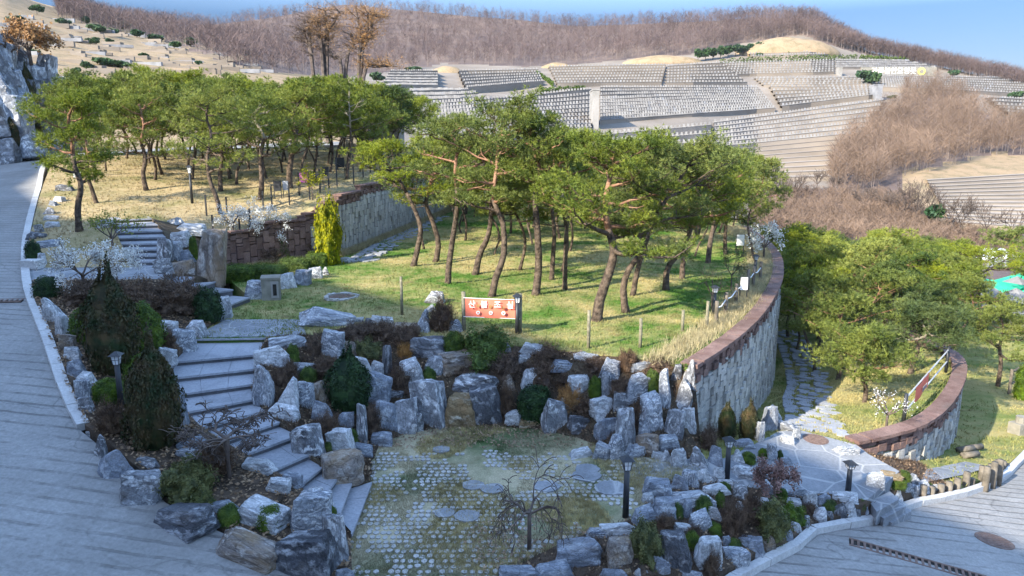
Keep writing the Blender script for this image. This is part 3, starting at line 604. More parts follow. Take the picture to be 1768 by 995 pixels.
def rows(zone, group, L):
    """a list of rocks of one zone, ordered from left to right in the photo: (u, v, w, h[, material[, family]])"""
    L = sorted(L, key=lambda r: r[0]); n = len(L)
    for i, r in enumerate(L):
        mat = r[4] if len(r) > 4 and r[4] else None; fam = r[5] if len(r) > 5 else None
        o = rock(r[0], r[1], r[2], r[3], mat, fam, group=group)
        ml = o.data.materials[0].name
        tn = TONE[[k for k, m_ in ROCKS.items() if m_.name == ml][0]]
        o['label'] = f"{tn} {zone}, " + (f"{ORD[i]} from left" if i < 20 else f"{ORD[n - 1 - i]} from right")
rows('in the row edging the left road', 'rocks edging the left road', [(88, 555, 38, 42, 'white'), (106, 580, 22, 38), (110, 606, 26, 28), (124, 622, 32, 24, 'white'), (126, 650, 34, 30, 'slate'), (142, 664, 38, 24, 'white'), (142, 690, 27, 35, 'striped'), (147, 712, 24, 26), (156, 762, 16, 18), (169, 788, 28, 36, 'grey'), (197, 825, 58, 50, 'slate'), (235, 872, 72, 58, 'grey'), (308, 928, 112, 60, 'dark', 'blk'), (418, 974, 130, 52, 'brown', 'slab'), (525, 1000, 94, 84, 'dark', 'blk')])
rows('inside the left planting bed', 'rocks in the left planting bed', [(531, 918, 72, 70, 'striped', 'blk'), (448, 913, 84, 52, 'white'), (378, 888, 54, 26, 'slate'), (478, 852, 40, 28, 'white'), (502, 842, 34, 26, 'slate'), (548, 878, 56, 42, 'white'), (444, 816, 58, 26, 'white', 'slab'), (322, 793, 50, 18, 'striped'), (328, 775, 48, 22, 'slate'), (251, 806, 42, 14, 'grey'), (583, 972, 38, 76, 'grey', 'blk'), (596, 1004, 34, 26, 'slate')])
rows('left of the front stairs', 'rocks along the left side of the front stairs', [(333, 582, 42, 30, 'white'), (316, 610, 38, 42, 'striped'), (288, 575, 30, 22), (259, 612, 20, 26), (284, 632, 32, 30, 'white'), (277, 652, 24, 24), (279, 672, 16, 22, 'white'), (308, 738, 24, 62, 'slate', 'col'), (320, 541, 12, 10, 'white')])
rows('between front stairs and plaza', 'rocks along the right side of the front stairs', [(454, 699, 33, 64, 'striped', 'col'), (467, 634, 60, 38, 'white', 'slab'), (493, 709, 44, 56, 'white', 'peak'), (526, 704, 30, 44, 'striped'), (552, 695, 22, 34, 'brown'), (516, 646, 55, 20, 'grey'), (554, 732, 40, 40, 'slate'), (486, 724, 52, 30, 'white', 'peak'), (535, 802, 51, 64, 'grey', 'blk'), (588, 785, 43, 46, 'white', 'blk'), (623, 787, 37, 24, 'slate'), (658, 772, 38, 28, 'slate', 'slab'), (594, 738, 28, 28, 'slate'), (590, 838, 72, 60, 'brown', 'blk'), (575, 800, 26, 16)])
rows('in the lowest row of the rockery', 'lowest row of the rockery', [(625, 764, 18, 60, 'grey', 'col'), (662, 740, 42, 50, 'slate', 'peak'), (695, 750, 48, 62, 'grey', 'peak'), (720, 745, 26, 34, 'grey'), (741, 735, 58, 76, 'grey', 'blk'), (793, 737, 56, 56, 'tan', 'blk'), (845, 732, 52, 68, 'dark', 'blk'), (888, 733, 32, 24, 'white'), (916, 738, 38, 18, 'tan'), (958, 745, 44, 58, 'grey', 'peak'), (1001, 748, 42, 30, 'dark', 'blk'), (1043, 760, 34, 40, 'slate', 'peak'), (1078, 775, 36, 68, 'grey', 'col'), (1118, 782, 43, 38, 'brown'), (1153, 778, 42, 28, 'striped')])
rows('in the middle row of the rockery', 'middle row of the rockery', [(624, 655, 28, 38, 'white'), (650, 650, 26, 28, 'white'), (648, 699, 44, 54, 'slate', 'blk'), (668, 650, 15, 54, 'dark', 'col'), (680, 687, 36, 14, 'grey'), (711, 668, 50, 50, 'white', 'peak'), (749, 648, 32, 34, 'grey'), (789, 642, 62, 36, 'brown', 'blk'), (820, 684, 84, 46, 'grey', 'slab'), (878, 672, 30, 28, 'brown'), (916, 674, 36, 40, 'white', 'peak'), (1005, 680, 38, 34, 'white', 'blk'), (1042, 722, 42, 36, 'white'), (1075, 710, 29, 32, 'grey'), (1098, 692, 40, 46, 'striped', 'blk'), (1123, 747, 48, 68, 'striped', 'peak'), (1047, 684, 16, 40, 'grey', 'col'), (1163, 754, 33, 46, 'grey', 'blk'), (1199, 700, 24, 40, 'grey', 'blk'), (1190, 745, 26, 40, 'white', 'blk'), (1176, 708, 34, 52, 'grey', 'peak'), (1150, 706, 20, 62, 'striped', 'col'), (985, 712, 36, 28, 'brown'), (1188, 668, 26, 44, 'grey', 'peak'), (1168, 655, 18, 26, 'dark')])
rows('in the top row of the rockery', 'top row of the rockery', [(570, 616, 42, 44, 'striped', 'blk'), (560, 565, 92, 18, 'striped', 'slab'), (492, 602, 62, 22, 'grey', 'slab'), (604, 614, 26, 26, 'brown'), (658, 560, 40, 9, 'white', 'slab'), (700, 580, 48, 24, 'brown'), (730, 574, 30, 38, 'striped'), (750, 522, 34, 20, 'grey'), (743, 538, 20, 12, 'white'), (785, 574, 29, 22, 'striped'), (737, 618, 66, 40, 'dark', 'slab'), (878, 608, 15, 16), (921, 612, 50, 20, 'white', 'slab'), (905, 626, 22, 14, 'white'), (1013, 624, 46, 18, 'striped', 'slab'), (976, 642, 56, 22, 'slate', 'slab'), (1053, 658, 36, 36, 'striped'), (1109, 638, 38, 10, 'slate', 'slab'), (640, 560, 22, 10), (620, 556, 14, 8, 'white')])
rows('by the slate paving and curved wall', 'rocks by the grey paving', [(1005, 791, 44, 14, 'white', 'slab'), (1038, 794, 28, 30, 'striped'), (1065, 795, 27, 42, 'striped', 'col'), (1099, 791, 38, 24, 'striped', 'slab'), (1135, 792, 20, 14, 'white'), (1151, 798, 22, 20, 'white'), (1174, 805, 29, 34, 'white', 'peak'), (1208, 807, 36, 36, 'grey', 'peak'), (1236, 805, 26, 34, 'slate', 'peak'), (1276, 800, 22, 24), (1285, 774, 38, 16, 'slate'), (1320, 804, 22, 16), (1334, 797, 18, 30, 'striped'), (1361, 810, 24, 22, 'slate'), (1364, 768, 24, 16, 'white'), (1357, 744, 36, 18, 'grey'), (1376, 760, 12, 20), (1328, 746, 22, 44, 'slate', 'col'), (1343, 726, 20, 28, 'white'), (1312, 763, 15, 36, 'striped', 'col')])
rows('at the plaza edge beside the lamp', 'rocks between plaza and right road, upper row', [(1137, 862, 50, 38, 'slate', 'blk'), (1120, 868, 22, 16, 'white'), (1176, 847, 30, 28, 'slate'), (1196, 842, 26, 30, 'striped'), (1219, 834, 28, 26, 'white'), (1241, 830, 22, 22, 'white'), (1146, 900, 46, 38, 'slate', 'blk'), (1116, 906, 44, 30, 'slate', 'blk'), (1070, 926, 66, 18, 'white', 'slab'), (1032, 929, 40, 18, 'striped', 'slab'), (1200, 880, 76, 34, 'striped', 'slab'), (1237, 857, 52, 18, 'white', 'slab'), (1253, 840, 28, 14, 'white'), (1285, 826, 48, 24, 'white'), (1282, 864, 26, 28), (1187, 895, 17, 28, 'slate'), (1213, 916, 40, 32, 'striped'), (1236, 898, 25, 24, 'white')])
rows('beside the right road kerb', 'rocks beside the right road kerb', [(1271, 992, 48, 46, 'striped', 'blk'), (1302, 975, 48, 46, 'slate', 'blk'), (1325, 962, 40, 38, 'brown'), (1359, 952, 30, 42, 'slate', 'peak'), (1378, 937, 18, 32, 'white'), (1391, 928, 15, 36, 'striped', 'col'), (1412, 917, 32, 40, 'white', 'peak'), (1433, 912, 18, 28), (1453, 911, 24, 42, 'dark', 'peak'), (1475, 907, 22, 32, 'dark', 'peak'), (1492, 903, 28, 34, 'slate', 'peak'), (1510, 900, 28, 30, 'grey'), (1575, 868, 18, 30, 'grey'), (1590, 868, 16, 28, 'white'), (1602, 867, 24, 34, 'striped'), (1621, 865, 18, 26, 'grey')])
rows('in the middle of the right rock bed', 'rocks in the middle of the right rock bed', [(1280, 885, 20, 20, 'white'), (1320, 882, 38, 26, 'white'), (1330, 858, 26, 16, 'slate'), (1380, 860, 44, 18, 'striped', 'slab'), (1370, 874, 36, 14, 'white', 'slab'), (1402, 879, 26, 28, 'white'), (1426, 876, 26, 22, 'slate'), (1460, 869, 48, 20, 'white', 'slab'), (1468, 892, 26, 30, 'white'), (1514, 842, 28, 28, 'white'), (1542, 830, 36, 14, 'tan', 'slab'), (1543, 876, 40, 42, 'white', 'peak'), (1581, 838, 26, 22, 'slate'), (1564, 848, 16, 16), (1256, 944, 16, 18), (1179, 919, 32, 16, 'white'), (1305, 900, 22, 22), (1345, 915, 20, 16, 'slate')])
rows('at the near end of the plaza', 'rocks in front of the plaza', [(1174, 986, 50, 68, 'dark', 'blk'), (1222, 982, 50, 54, 'white', 'blk'), (1069, 978, 47, 48, 'brown', 'col'), (1061, 1006, 48, 26, 'slate'), (1141, 990, 36, 30, 'slate'), (1196, 1005, 38, 20, 'striped'), (1004, 980, 80, 50, 'slate', 'blk'), (895, 1006, 72, 24, 'slate', 'slab'), (957, 1004, 74, 34, 'slate', 'slab'), (1100, 995, 16, 14, 'white'), (1118, 1000, 14, 14, 'white'), (1085, 992, 12, 10, 'tan')])
o = rock(1466, 786, 42, 14, 'striped', 'slab', 'flat striped rock lying on the slate paving before the small block wall')
o = rock(360, 490, 46, 90, 'brown', 'blk', 'tall square standing stone beside the low brown wall'); o.rotation_euler[2] = .12
rows('around the upper stairs', 'rocks around the upper stairs', [(317, 487, 40, 36, 'brown', 'blk'), (281, 473, 30, 26, 'grey'), (282, 448, 24, 36, 'grey', 'col'), (300, 447, 20, 30, 'striped'), (316, 453, 32, 22, 'slate'), (311, 424, 38, 24, 'white'), (326, 404, 54, 18, 'white', 'slab'), (302, 388, 28, 12, 'white'), (178, 393, 32, 14, 'white'), (388, 550, 22, 36, 'white', 'col'), (376, 556, 16, 28, 'slate'), (70, 456, 14, 18, 'white')])
rows('below the hedge along the pine lawn', 'rocks below the hedge', [(398, 508, 54, 28, 'brown', 'blk'), (438, 517, 36, 32, 'striped', 'blk'), (497, 499, 26, 26, 'white'), (520, 494, 30, 28, 'slate', 'blk'), (545, 482, 24, 20, 'striped'), (560, 476, 16, 15), (593, 453, 26, 8, 'white', 'slab')])
rows('by the far left road kerb', 'rocks beside the far kerb of the left road', [(134, 310, 16, 14, 'white'), (109, 331, 32, 12), (100, 348, 22, 9, 'white'), (90, 355, 16, 8), (80, 370, 20, 12), (85, 381, 24, 9, 'white'), (87, 394, 26, 11, 'white'), (67, 402, 13, 14), (58, 413, 32, 12), (75, 428, 40, 10, 'slate', 'slab')])
# the rock face left of the road, big boulders piled on a bank
V = [(-30, 38, 4), (-34.6, 44, 4.5), (-37, 52, 5), (-34.5, 62, 5.4), (-45, 36, 8), (-42, 44, 11.5), (-42, 52, 11), (-38, 64, 9), (-70, 40, 13), (-70, 60, 14), (-60, 75, 12), (-44, 30, 5), (-28, 30, 3.2)]
tag(link('rock_face_bank', mesh('rock_face_bank', V, [(0, 4, 5, 1), (1, 5, 6, 2), (2, 6, 7, 3), (5, 8, 9, 6), (6, 9, 10, 7), (4, 8, 5), (12, 11, 4, 0)]), None, M['soil']), kind='structure')
CL = [(5, 240, 60, 62, 46), (48, 265, 34, 58, 46), (28, 205, 30, 42, 47), (5, 190, 30, 34, 46), (25, 170, 34, 38, 48), (22, 142, 40, 42, 49), (5, 140, 30, 36, 47), (24, 124, 38, 36, 50), (3, 112, 26, 34, 48), (60, 160, 24, 40, 50), (72, 150, 22, 44, 51), (88, 164, 34, 36, 52), (104, 168, 26, 30, 53), (64, 190, 24, 44, 50), (82, 196, 30, 40, 51), (102, 205, 30, 38, 52), (46, 200, 20, 52, 49), (58, 250, 20, 66, 48), (84, 245, 30, 44, 50), (78, 222, 34, 34, 50), (100, 240, 26, 36, 52), (12, 275, 30, 30, 45), (74, 268, 40, 26, 49), (8, 165, 24, 22, 47), (45, 172, 22, 30, 49), (115, 225, 20, 26, 53), (106, 262, 22, 22, 52), (40, 232, 24, 26, 47), (-30, 230, 60, 60, 45), (-25, 160, 60, 60, 46), (-20, 110, 40, 40, 47)]
for i, (u, v, w_, h_, d) in enumerate(sorted(CL)):
    P = Wd(u, v + 4, d); mat = ['grey', 'striped', 'slate', 'grey', 'dark'][i % 5]; k = ppm(P)
    o = rock(u, v, w_, h_, mat, ['blk', 'peak', 'blk'][i % 3], None, 'boulders of the rock face left of the road', P=P); o.scale.x *= 1.3; o.scale.z *= 1.2; o.scale.y = max(o.scale.y, 1.6); o.name = 'cliff_boulder'
    o['label'] = f"{TONE[mat]} in the high rock face left of the road, " + (f"{ORD[i]} from the left" if i < 16 else f"{ORD[len(CL) - 1 - i]} from the right")

# ------------------------------------------------------------------ leaves and plants
def blades(c, d, L, Wd_, rng):
    """triangles: c (N,3) foot, d (N,3) unit direction, L length, Wd_ width"""
    r = rng.normal(size=c.shape); s = np.cross(d, r); s /= np.linalg.norm(s, axis=1)[:, None] + 1e-9
    L = np.broadcast_to(L, (len(c),))[:, None]; h = np.broadcast_to(Wd_, (len(c),))[:, None] / 2
    V = np.stack([c - s * h, c + s * h, c + d * L], 1).reshape(-1, 3); return V, np.arange(len(V)).reshape(-1, 3)
def leaf_quads(c, nrm, size, rng, asp=1.6):
    r = rng.normal(size=c.shape); a = np.cross(nrm, r); a /= np.linalg.norm(a, axis=1)[:, None] + 1e-9; b = np.cross(nrm, a)
    s = (size * rng.uniform(.7, 1.3, len(c)))[:, None]
    V = np.stack([c - a * s * asp / 2, c - b * s / 2, c + a * s * asp / 2, c + b * s / 2], 1).reshape(-1, 3); return V, np.arange(len(V)).reshape(-1, 4)
def shrub_mesh(seed, n=900, leaf=.055, shape='ball', rough=.16, twiggy=False):
    rng = np.random.default_rng(seed); d = rng.normal(size=(n, 3)); d /= np.linalg.norm(d, axis=1)[:, None]; d[:, 2] = np.where(d[:, 2] < -.35, -d[:, 2], d[:, 2])
    bump_ = np.array([noise.noise((q[0] * 2 + seed, q[1] * 2, q[2] * 2)) for q in d]); r = (1 + bump_ * rough * 2) * rng.uniform(.72 if not twiggy else .45, 1.02, n)
    c = d * r[:, None]
    if shape in ('ball', 'hedge', 'cone') and not twiggy and rough < .3: c = d * ((1 + bump_ * rough * 2) * rng.uniform(.86, 1.03, n))[:, None]
    if shape == 'cone':
        z = (c[:, 2] + .35) / 1.35; z = np.clip(z, 0, 1); k = (1 - z ** 1.7) * .9 + .1; kk = np.sin(np.clip(z * 2.6 + .45, 0, math.pi)) ** .5
        h = np.linalg.norm(c[:, :2], axis=1) + 1e-6; kk = np.sin(np.pi * np.clip(z * .86 + .1, 0, 1) ** .72) ** .7; c[:, :2] = c[:, :2] / h[:, None] * (rng.uniform(.82, 1.0, n) * kk)[:, None] * (1 + bump_ * rough)[:, None]
    if shape == 'hedge': c = np.sign(c) * np.abs(c / np.max(np.abs(c), axis=1)[:, None]) * np.linalg.norm(c, axis=1)[:, None]
    c[:, 2] = (c[:, 2] + .35) / 1.35; c[:, :2] *= .5
    nr = d + rng.normal(size=(n, 3)) * .55; nr /= np.linalg.norm(nr, axis=1)[:, None]
    if twiggy:
        dd = c - np.array([0, 0, -.1]); dd /= np.linalg.norm(dd, axis=1)[:, None]; dd = dd + rng.normal(size=(n, 3)) * .3; dd /= np.linalg.norm(dd, axis=1)[:, None]
        V1, F1 = blades(c - dd * .12, dd, leaf * 3.2, leaf * .32, rng); V2, F2 = leaf_quads(c[::2], nr[::2], leaf * .6, rng, 1.3)
        V = np.r_[V1, V2]; Fl = F1.tolist() + (F2 + len(V1)).tolist()
    else:
        V, F1 = leaf_quads(c, nr, leaf, rng); Fl = F1.tolist()
    # solid inside so that the bush is not see-through
    bm = bmesh.new(); bmesh.ops.create_icosphere(bm, subdivisions=3, radius=1); core = []
    for v in bm.verts:
        q = v.co.copy(); s = .84 if not twiggy else .62; q *= s * (1 + noise.noise((q.x * 2 + seed, q.y * 2, q.z * 2)) * rough * 2)
        z = (q.z + .35) / 1.35; x, y = q.x * .5, q.y * .5
        if shape == 'cone': zz = max(0, min(1, z)); kk = math.sin(math.pi * min(1, zz * .86 + .1) ** .72) ** .7; h = math.hypot(x, y) + 1e-6; f = .41 * kk / max(h, .1); x *= f; y *= f
        if shape == 'hedge': m_ = max(abs(q.x), abs(q.y), abs(q.z)); x = q.x / m_ * .42; y = q.y / m_ * .42; z = (q.z / m_ * .85 + .35) / 1.35
        core.append((x, y, max(z, -.02)))
    b0 = len(V); Fl += [[v.index + b0 for v in f.verts] for f in bm.faces]; bm.free()
    me = mesh('shrub', V.tolist() + core, Fl); return me
SH = {'ball': [shrub_mesh(s, 3000, .036, rough=.1) for s in (1, 2)], 'cone': [shrub_mesh(s, 6500, .03, 'cone', .42) for s in (3, 4)], 'ragged': [shrub_mesh(21, 2600, .06, 'cone', .95)], 'hedge': [shrub_mesh(5, 4500, .03, 'hedge', .05)],
      'dry': [shrub_mesh(s, 3200, .045, 'ball', .3, True) for s in (6, 7, 8)], 'loose': [shrub_mesh(s, 3600, .04, 'ball', .4) for s in (9, 10)]}
KIND = {'dark': ('ball', 'yew', 'dark green clipped shrub'), 'green': ('ball', 'box', 'fresh green clipped shrub'), 'dry': ('dry', 'azalea', 'dry brown azalea shrub'), 'cone': ('cone', 'arbor', 'conical dark arborvitae'),
        'hedge': ('hedge', 'box', 'low clipped green hedge block'), 'olive': ('loose', 'olive', 'loose olive green bush'), 'orange': ('dry', 'orange', 'rust brown dry shrub'), 'yewcone': ('cone', 'yew', 'dense dark green yew'), 'gold': ('loose', 'gold', 'golden yellow cypress'), 'juniper': ('loose', 'box', 'spreading green juniper')}
SHM = {}
def shrub(u, v, w_, h_, kind, label, group=None, P=None):
    P = P or hit(u, v); k = ppm(P); W = w_ / k; fam, mt, _ = KIND[kind]; th = math.atan2(CZ - P[2], P[1])
    D = min(W, 2.0); H = max((h_ / k - .35 * D * math.sin(th)) / math.cos(th), .4 * W); i = rr.randrange(len(SH[fam])); key = (fam, i, mt)
    if key not in SHM: me = SH[fam][i].copy(); me.materials.clear(); me.materials.append(M[mt]); SHM[key] = me
    o = bpy.data.objects.new('shrub' if kind not in ('cone', 'gold', 'yewcone') else 'conifer_shrub', SHM[key]); C.objects.link(o); o.location = (P[0], P[1] + D * .3, P[2] - .04); o.scale = (W * 1.03, D, H * 1.02) if kind != 'dry' else (W * 1.18, D * 1.1, H * 1.12)
    o.rotation_euler[2] = rr.uniform(0, 6.28) if fam != 'hedge' else rr.choice([0, math.pi])
    if fam != 'hedge' and W > D * 1.01: o.scale = (W, W * .6, H); o.rotation_euler[2] = 0
    tag(o, label, 'hedge' if kind == 'hedge' else 'shrub', group); return o
def shrubs(zone, group, L):
    L = sorted(L, key=lambda r: r[0]); cnt = {}
    for r in L: cnt[r[4]] = cnt.get(r[4], 0) + 1
    seen = {}
    for r in L:
        i = seen.get(r[4], 0); seen[r[4]] = i + 1
        lb = f"{KIND[r[4]][2]} {zone}" + ((f", {ORD[i]} such from left" if i < (cnt[r[4]] + 1) // 2 else f", {ORD[cnt[r[4]] - 1 - i]} such from right") if cnt[r[4]] > 1 else '')
        shrub(*r[:4], r[4], lb, group)
shrubs('in the rockery', 'shrubs of the rockery', [(924, 727, 66, 64, 'dark'), (598, 714, 80, 104, 'yewcone'), (740, 664, 26, 32, 'green'), (823, 675, 26, 26, 'green'), (1029, 688, 26, 40, 'green'), (1127, 682, 27, 46, 'green'), (530, 660, 30, 30, 'green'), (505, 630, 22, 38, 'green'), (635, 622, 44, 38, 'olive'),
    (556, 655, 34, 40, 'dry'), (541, 614, 30, 30, 'dry'), (690, 680, 44, 50, 'dry'), (620, 590, 60, 36, 'dry'), (660, 588, 56, 36, 'dry'), (762, 575, 46, 58, 'dry'), (700, 600, 50, 42, 'dry'), (838, 632, 84, 68, 'juniper'), (783, 608, 40, 38, 'green'), (880, 660, 60, 52, 'dry'), (950, 630, 62, 38, 'dry'), (940, 665, 62, 52, 'dry'), (985, 712, 50, 52, 'orange'), (1016, 716, 60, 36, 'dry'), (1030, 642, 44, 30, 'dry'), (1075, 692, 38, 40, 'dry'), (1085, 642, 34, 40, 'dry'), (1143, 642, 48, 26, 'dry'), (872, 722, 28, 58, 'dry'), (1104, 745, 24, 56, 'dry'), (690, 648, 34, 30, 'dry'), (700, 626, 34, 36, 'orange'), (800, 655, 40, 24, 'dry'), (642, 760, 34, 60, 'dry'), (1125, 668, 28, 22, 'dry'), (976, 672, 40, 28, 'dry'), (1060, 770, 16, 26, 'dry')])
shrubs('beside the front stairs', 'shrubs beside the front stairs', [(563, 765, 42, 52, 'dry'), (606, 772, 24, 34, 'green'), (484, 668, 26, 34, 'dry'), (500, 655, 30, 34, 'dry'), (566, 782, 14, 22, 'green'), (480, 700, 20, 24, 'dry')])
shrubs('in the left planting bed', 'shrubs of the left planting bed', [(183, 648, 96, 172, 'cone'), (256, 778, 98, 176, 'cone'), (144, 592, 64, 66, 'green'), (236, 604, 74, 84, 'green'), (182, 698, 56, 48, 'green'), (232, 660, 50, 50, 'green'), (75, 514, 46, 40, 'dark'), (53, 449, 27, 36, 'dark'), (140, 532, 92, 52, 'dry'), (215, 545, 96, 62, 'dry'), (290, 545, 90, 66, 'dry'), (352, 555, 56, 62, 'dark'), (285, 607, 34, 38, 'dry'), (310, 864, 84, 74, 'olive'), (366, 822, 66, 56, 'dry'), (392, 907, 40, 38, 'green'), (461, 917, 50, 46, 'green'), (573, 912, 20, 40, 'green'), (185, 752, 54, 60, 'dry'), (345, 880, 40, 40, 'olive'), (150, 505, 30, 20, 'dry')])
shrubs('by the low brown wall', 'plants below the low brown wall', [(430, 462, 96, 34, 'dry'), (484, 452, 34, 62, 'olive'), (565, 458, 44, 112, 'gold'), (520, 440, 46, 34, 'dry'), (333, 446, 15, 40, 'green')])
shrubs('along the edge of the pine lawn', 'clipped hedge blocks along the pine lawn', [(412, 486, 56, 30, 'hedge'), (462, 483, 56, 28, 'hedge'), (508, 470, 46, 26, 'hedge'), (547, 461, 34, 26, 'hedge')])
shrubs('beside the slate paving', 'shrubs beside the slate paving', [(1256, 762, 34, 62, 'cone'), (1296, 760, 36, 62, 'cone'), (1226, 780, 34, 46, 'dry'), (1294, 802, 26, 24, 'green'), (1320, 792, 20, 20, 'green'), (1347, 795, 13, 20, 'green'), (1430, 0 + 742, 1, 1, 'green')][:-1])
shrubs('in the right rock bed', 'shrubs of the right rock bed', [(1170, 897, 22, 30, 'green'), (1217, 890, 30, 36, 'green'), (1244, 878, 17, 32, 'green'), (1252, 850, 24, 20, 'green'), (1196, 947, 26, 32, 'green'), (1234, 924, 30, 24, 'green'), (1269, 954, 28, 26, 'green'), (1351, 867, 22, 26, 'green'), (1330, 928, 66, 66, 'olive'), (1372, 908, 46, 38, 'juniper'), (1268, 928, 46, 60, 'dry'), (1300, 905, 34, 56, 'dry'), (1228, 996, 38, 46, 'dry'), (1118, 972, 58, 70, 'olive'), (1150, 920, 36, 32, 'dry'), (1200, 932, 26, 26, 'dry'), (1434, 882, 26, 22, 'green'), (1489, 878, 18, 20, 'green'), (1551, 842, 38, 16, 'green'), (1606, 850, 20, 18, 'green'), (1563, 830, 26, 20, 'green'), (1400, 890, 24, 24, 'dry'), (1340, 890, 34, 24, 'dry')])

# ------------------------------------------------------------------ pines
def pad_tufts(centers, radii, per, rng, L=.14, Wn=.02, nb=8, flat=.62):
    cs = []; ds = []
    for c, r in zip(centers, radii):
        n = max(6, int(per * (r / .35) ** 2)); ns = max(4, int(n / 3.4)); a0 = rng.uniform(0, 2 * math.pi, ns); q0 = np.sqrt(rng.uniform(.02, 1, ns)) * r
        S = np.stack([c[0] + q0 * np.cos(a0), c[1] + q0 * np.sin(a0), c[2] + (1 - (q0 / r) ** 2) * r * flat + rng.uniform(-.6, .5, ns) * r * flat], 1)
        idx = rng.integers(0, ns, n); off = rng.normal(size=(n, 3)) * np.array([.055, .055, .04]) * (r / .3); t = S[idx] + off
        for _ in range(nb):
            d = rng.normal(size=(n, 3)) * .55 + off * 9 + np.array([0, 0, .38]); d[:, 0] += np.cos(a0[idx]) * .25; d[:, 1] += np.sin(a0[idx]) * .25
            d /= np.linalg.norm(d, axis=1)[:, None]; cs.append(t + d * .01); ds.append(d)
    c = np.concatenate(cs); d = np.concatenate(ds); return blades(c, d, rng.uniform(.7, 1.15, len(c)) * L, Wn, rng)
def make_pine(name, seed, H, trunk=None, spread=1.0, nbr=10, per=30, r0=.10, start=.45, needle='needle', bark=None, top=1.0, nlen=.135, nw=.019, padr=.33, redtop=True):
    rnd = random.Random(seed); rng = np.random.default_rng(seed); b = MB(); up = MB()
    if trunk is None:
        x = y = 0; trunk = [(0, 0, -.15)]; ph = rnd.uniform(0, 6.28); am = rnd.uniform(.12, .34); lx, ly = rnd.uniform(-.35, .35), rnd.uniform(-.3, .3)
        for i in range(1, 9):
            t = i / 8; trunk.append((am * math.sin(ph + t * 6.5) - am * math.sin(ph) + lx * t, am * .7 * math.cos(ph + t * 5) - am * .7 * math.cos(ph) + ly * t, H * .93 * t))
    T = resample3(trunk, 14); n = len(T); rad = [r0 * (1 - .72 * i / (n - 1)) * (1.35 if i == 0 else 1) for i in range(n)]
    cut = int(n * .55) if redtop else n - 1
    b.tube(T[:cut + 1], rad[:cut + 1], 8); up.tube(T[cut:], rad[cut:], 7)
    pc = []; pr = []
    def limb(p, az, L, r, rise, lev, tgt):
        q = [p]; d = Vector((math.cos(az), math.sin(az), rise * .2)); k = 4; bend = rnd.uniform(-.5, .5)
        for i in range(1, k + 1):
            az2 = az + bend * i / k * 1.2 + rnd.uniform(-.25, .25); st = L / k
            q.append(q[-1] + Vector((math.cos(az2), math.sin(az2), rise * (i / k) + rnd.uniform(-.28, .34))) * st)
        tgt.tube(q, [r * (1 - .75 * i / k) for i in range(k + 1)], 5, cap=False)
        if lev == 0:
            for f in (.32, .48, .62, .78, .92):
                i = min(k, max(1, int(f * k + .5))); limb(q[i], az + rnd.choice([-1, 1]) * rnd.uniform(.4, 1.3), L * rnd.uniform(.28, .55), r * .45, rise + rnd.uniform(0, .35), 1, tgt)
        pc.append(tuple(q[-1] + Vector((0, 0, .02)))); pr.append(padr * rnd.uniform(.75, 1.25) * (1 if lev else 1.15))
        if lev == 0 and L > .8: pc.append(tuple(q[-2] + Vector((rnd.uniform(-.2, .2), rnd.uniform(-.2, .2), .05)))); pr.append(padr * .8)
    az = rnd.uniform(0, 6.28)
    for i in range(nbr):
        t = start + (.98 - start) * (i / (nbr - 1)) ** .85; k = min(n - 1, int(t * (n - 1))); f = t * (n - 1) - k; p = T[k].lerp(T[min(n - 1, k + 1)], f); az += 2.4 + rnd.uniform(-.5, .5)
        tt = (t - start) / (1 - start); L = spread * rnd.uniform(.7, 1.25) * (.85 + .45 * math.sin(math.pi * min(1, tt * 1.1))) * (1.12 - .5 * tt)
        limb(p, az, L, r0 * (.52 - .28 * tt), rnd.uniform(.05, .45) + .3 * tt, 0, up if t > .55 and redtop else b)
    for k in range(4): pc.append(tuple(T[-1] + Vector((rnd.uniform(-.3, .3), rnd.uniform(-.3, .3), rnd.uniform(-.12, .22) * top)) * spread)); pr.append(padr * rnd.uniform(.8, 1.1))
    V, Fc = pad_tufts(pc, pr, per, rng, nlen, nw)
    root = empty(name, (0, 0, 0)); tr = b.build('trunk', M[bark or 'bark'], root, True); u = up.build('upper_limbs', M['redbark' if rnd.random() < .3 else ('barkpale' if rnd.random() < .35 else 'bark')], root, True)
    link('crown', mesh('crown', V, Fc), root, M[needle]); return root
def resample3(P, n):
    P = [Vector(p) for p in P]; out = []
    for i in range(n + 1):
        s = i / n * (len(P) - 1); k = min(len(P) - 2, int(s)); f = s - k
        p0 = P[max(k - 1, 0)]; p1 = P[k]; p2 = P[k + 1]; p3 = P[min(k + 2, len(P) - 1)]
        out.append(.5 * ((2 * p1) + (p2 - p0) * f + (2 * p0 - 5 * p1 + 4 * p2 - p3) * f * f + (3 * p1 - p0 - 3 * p2 + p3) * f ** 3))
    return out
def hero(seed, base, line, label, spread=1.1, nbr=10, r_px=10, per=34, start=.45, needle='needle', top_v=None, **kw):
    """a pine whose trunk follows what the photo shows: base (u, v), line of (u, v) up the trunk"""
    P = hit(*base); rnd = random.Random(seed); k = ppm(P); tr = [(0, 0, -.15)]; y = 0
    for u, v in line:
        y += rnd.uniform(-.12, .12); q = Wd(u, v, P[1] + y); tr.append((q[0] - P[0], y, q[2] - P[2]))
    H = tr[-1][2]; o = make_pine('pine_tree', seed, H, tr, spread * 1.0, nbr + 2, per, r_px * .66 / k, start, needle, **kw); o.location = P
    return tag(o, label, 'pine tree')
GR = 'pines of the lower lawn'
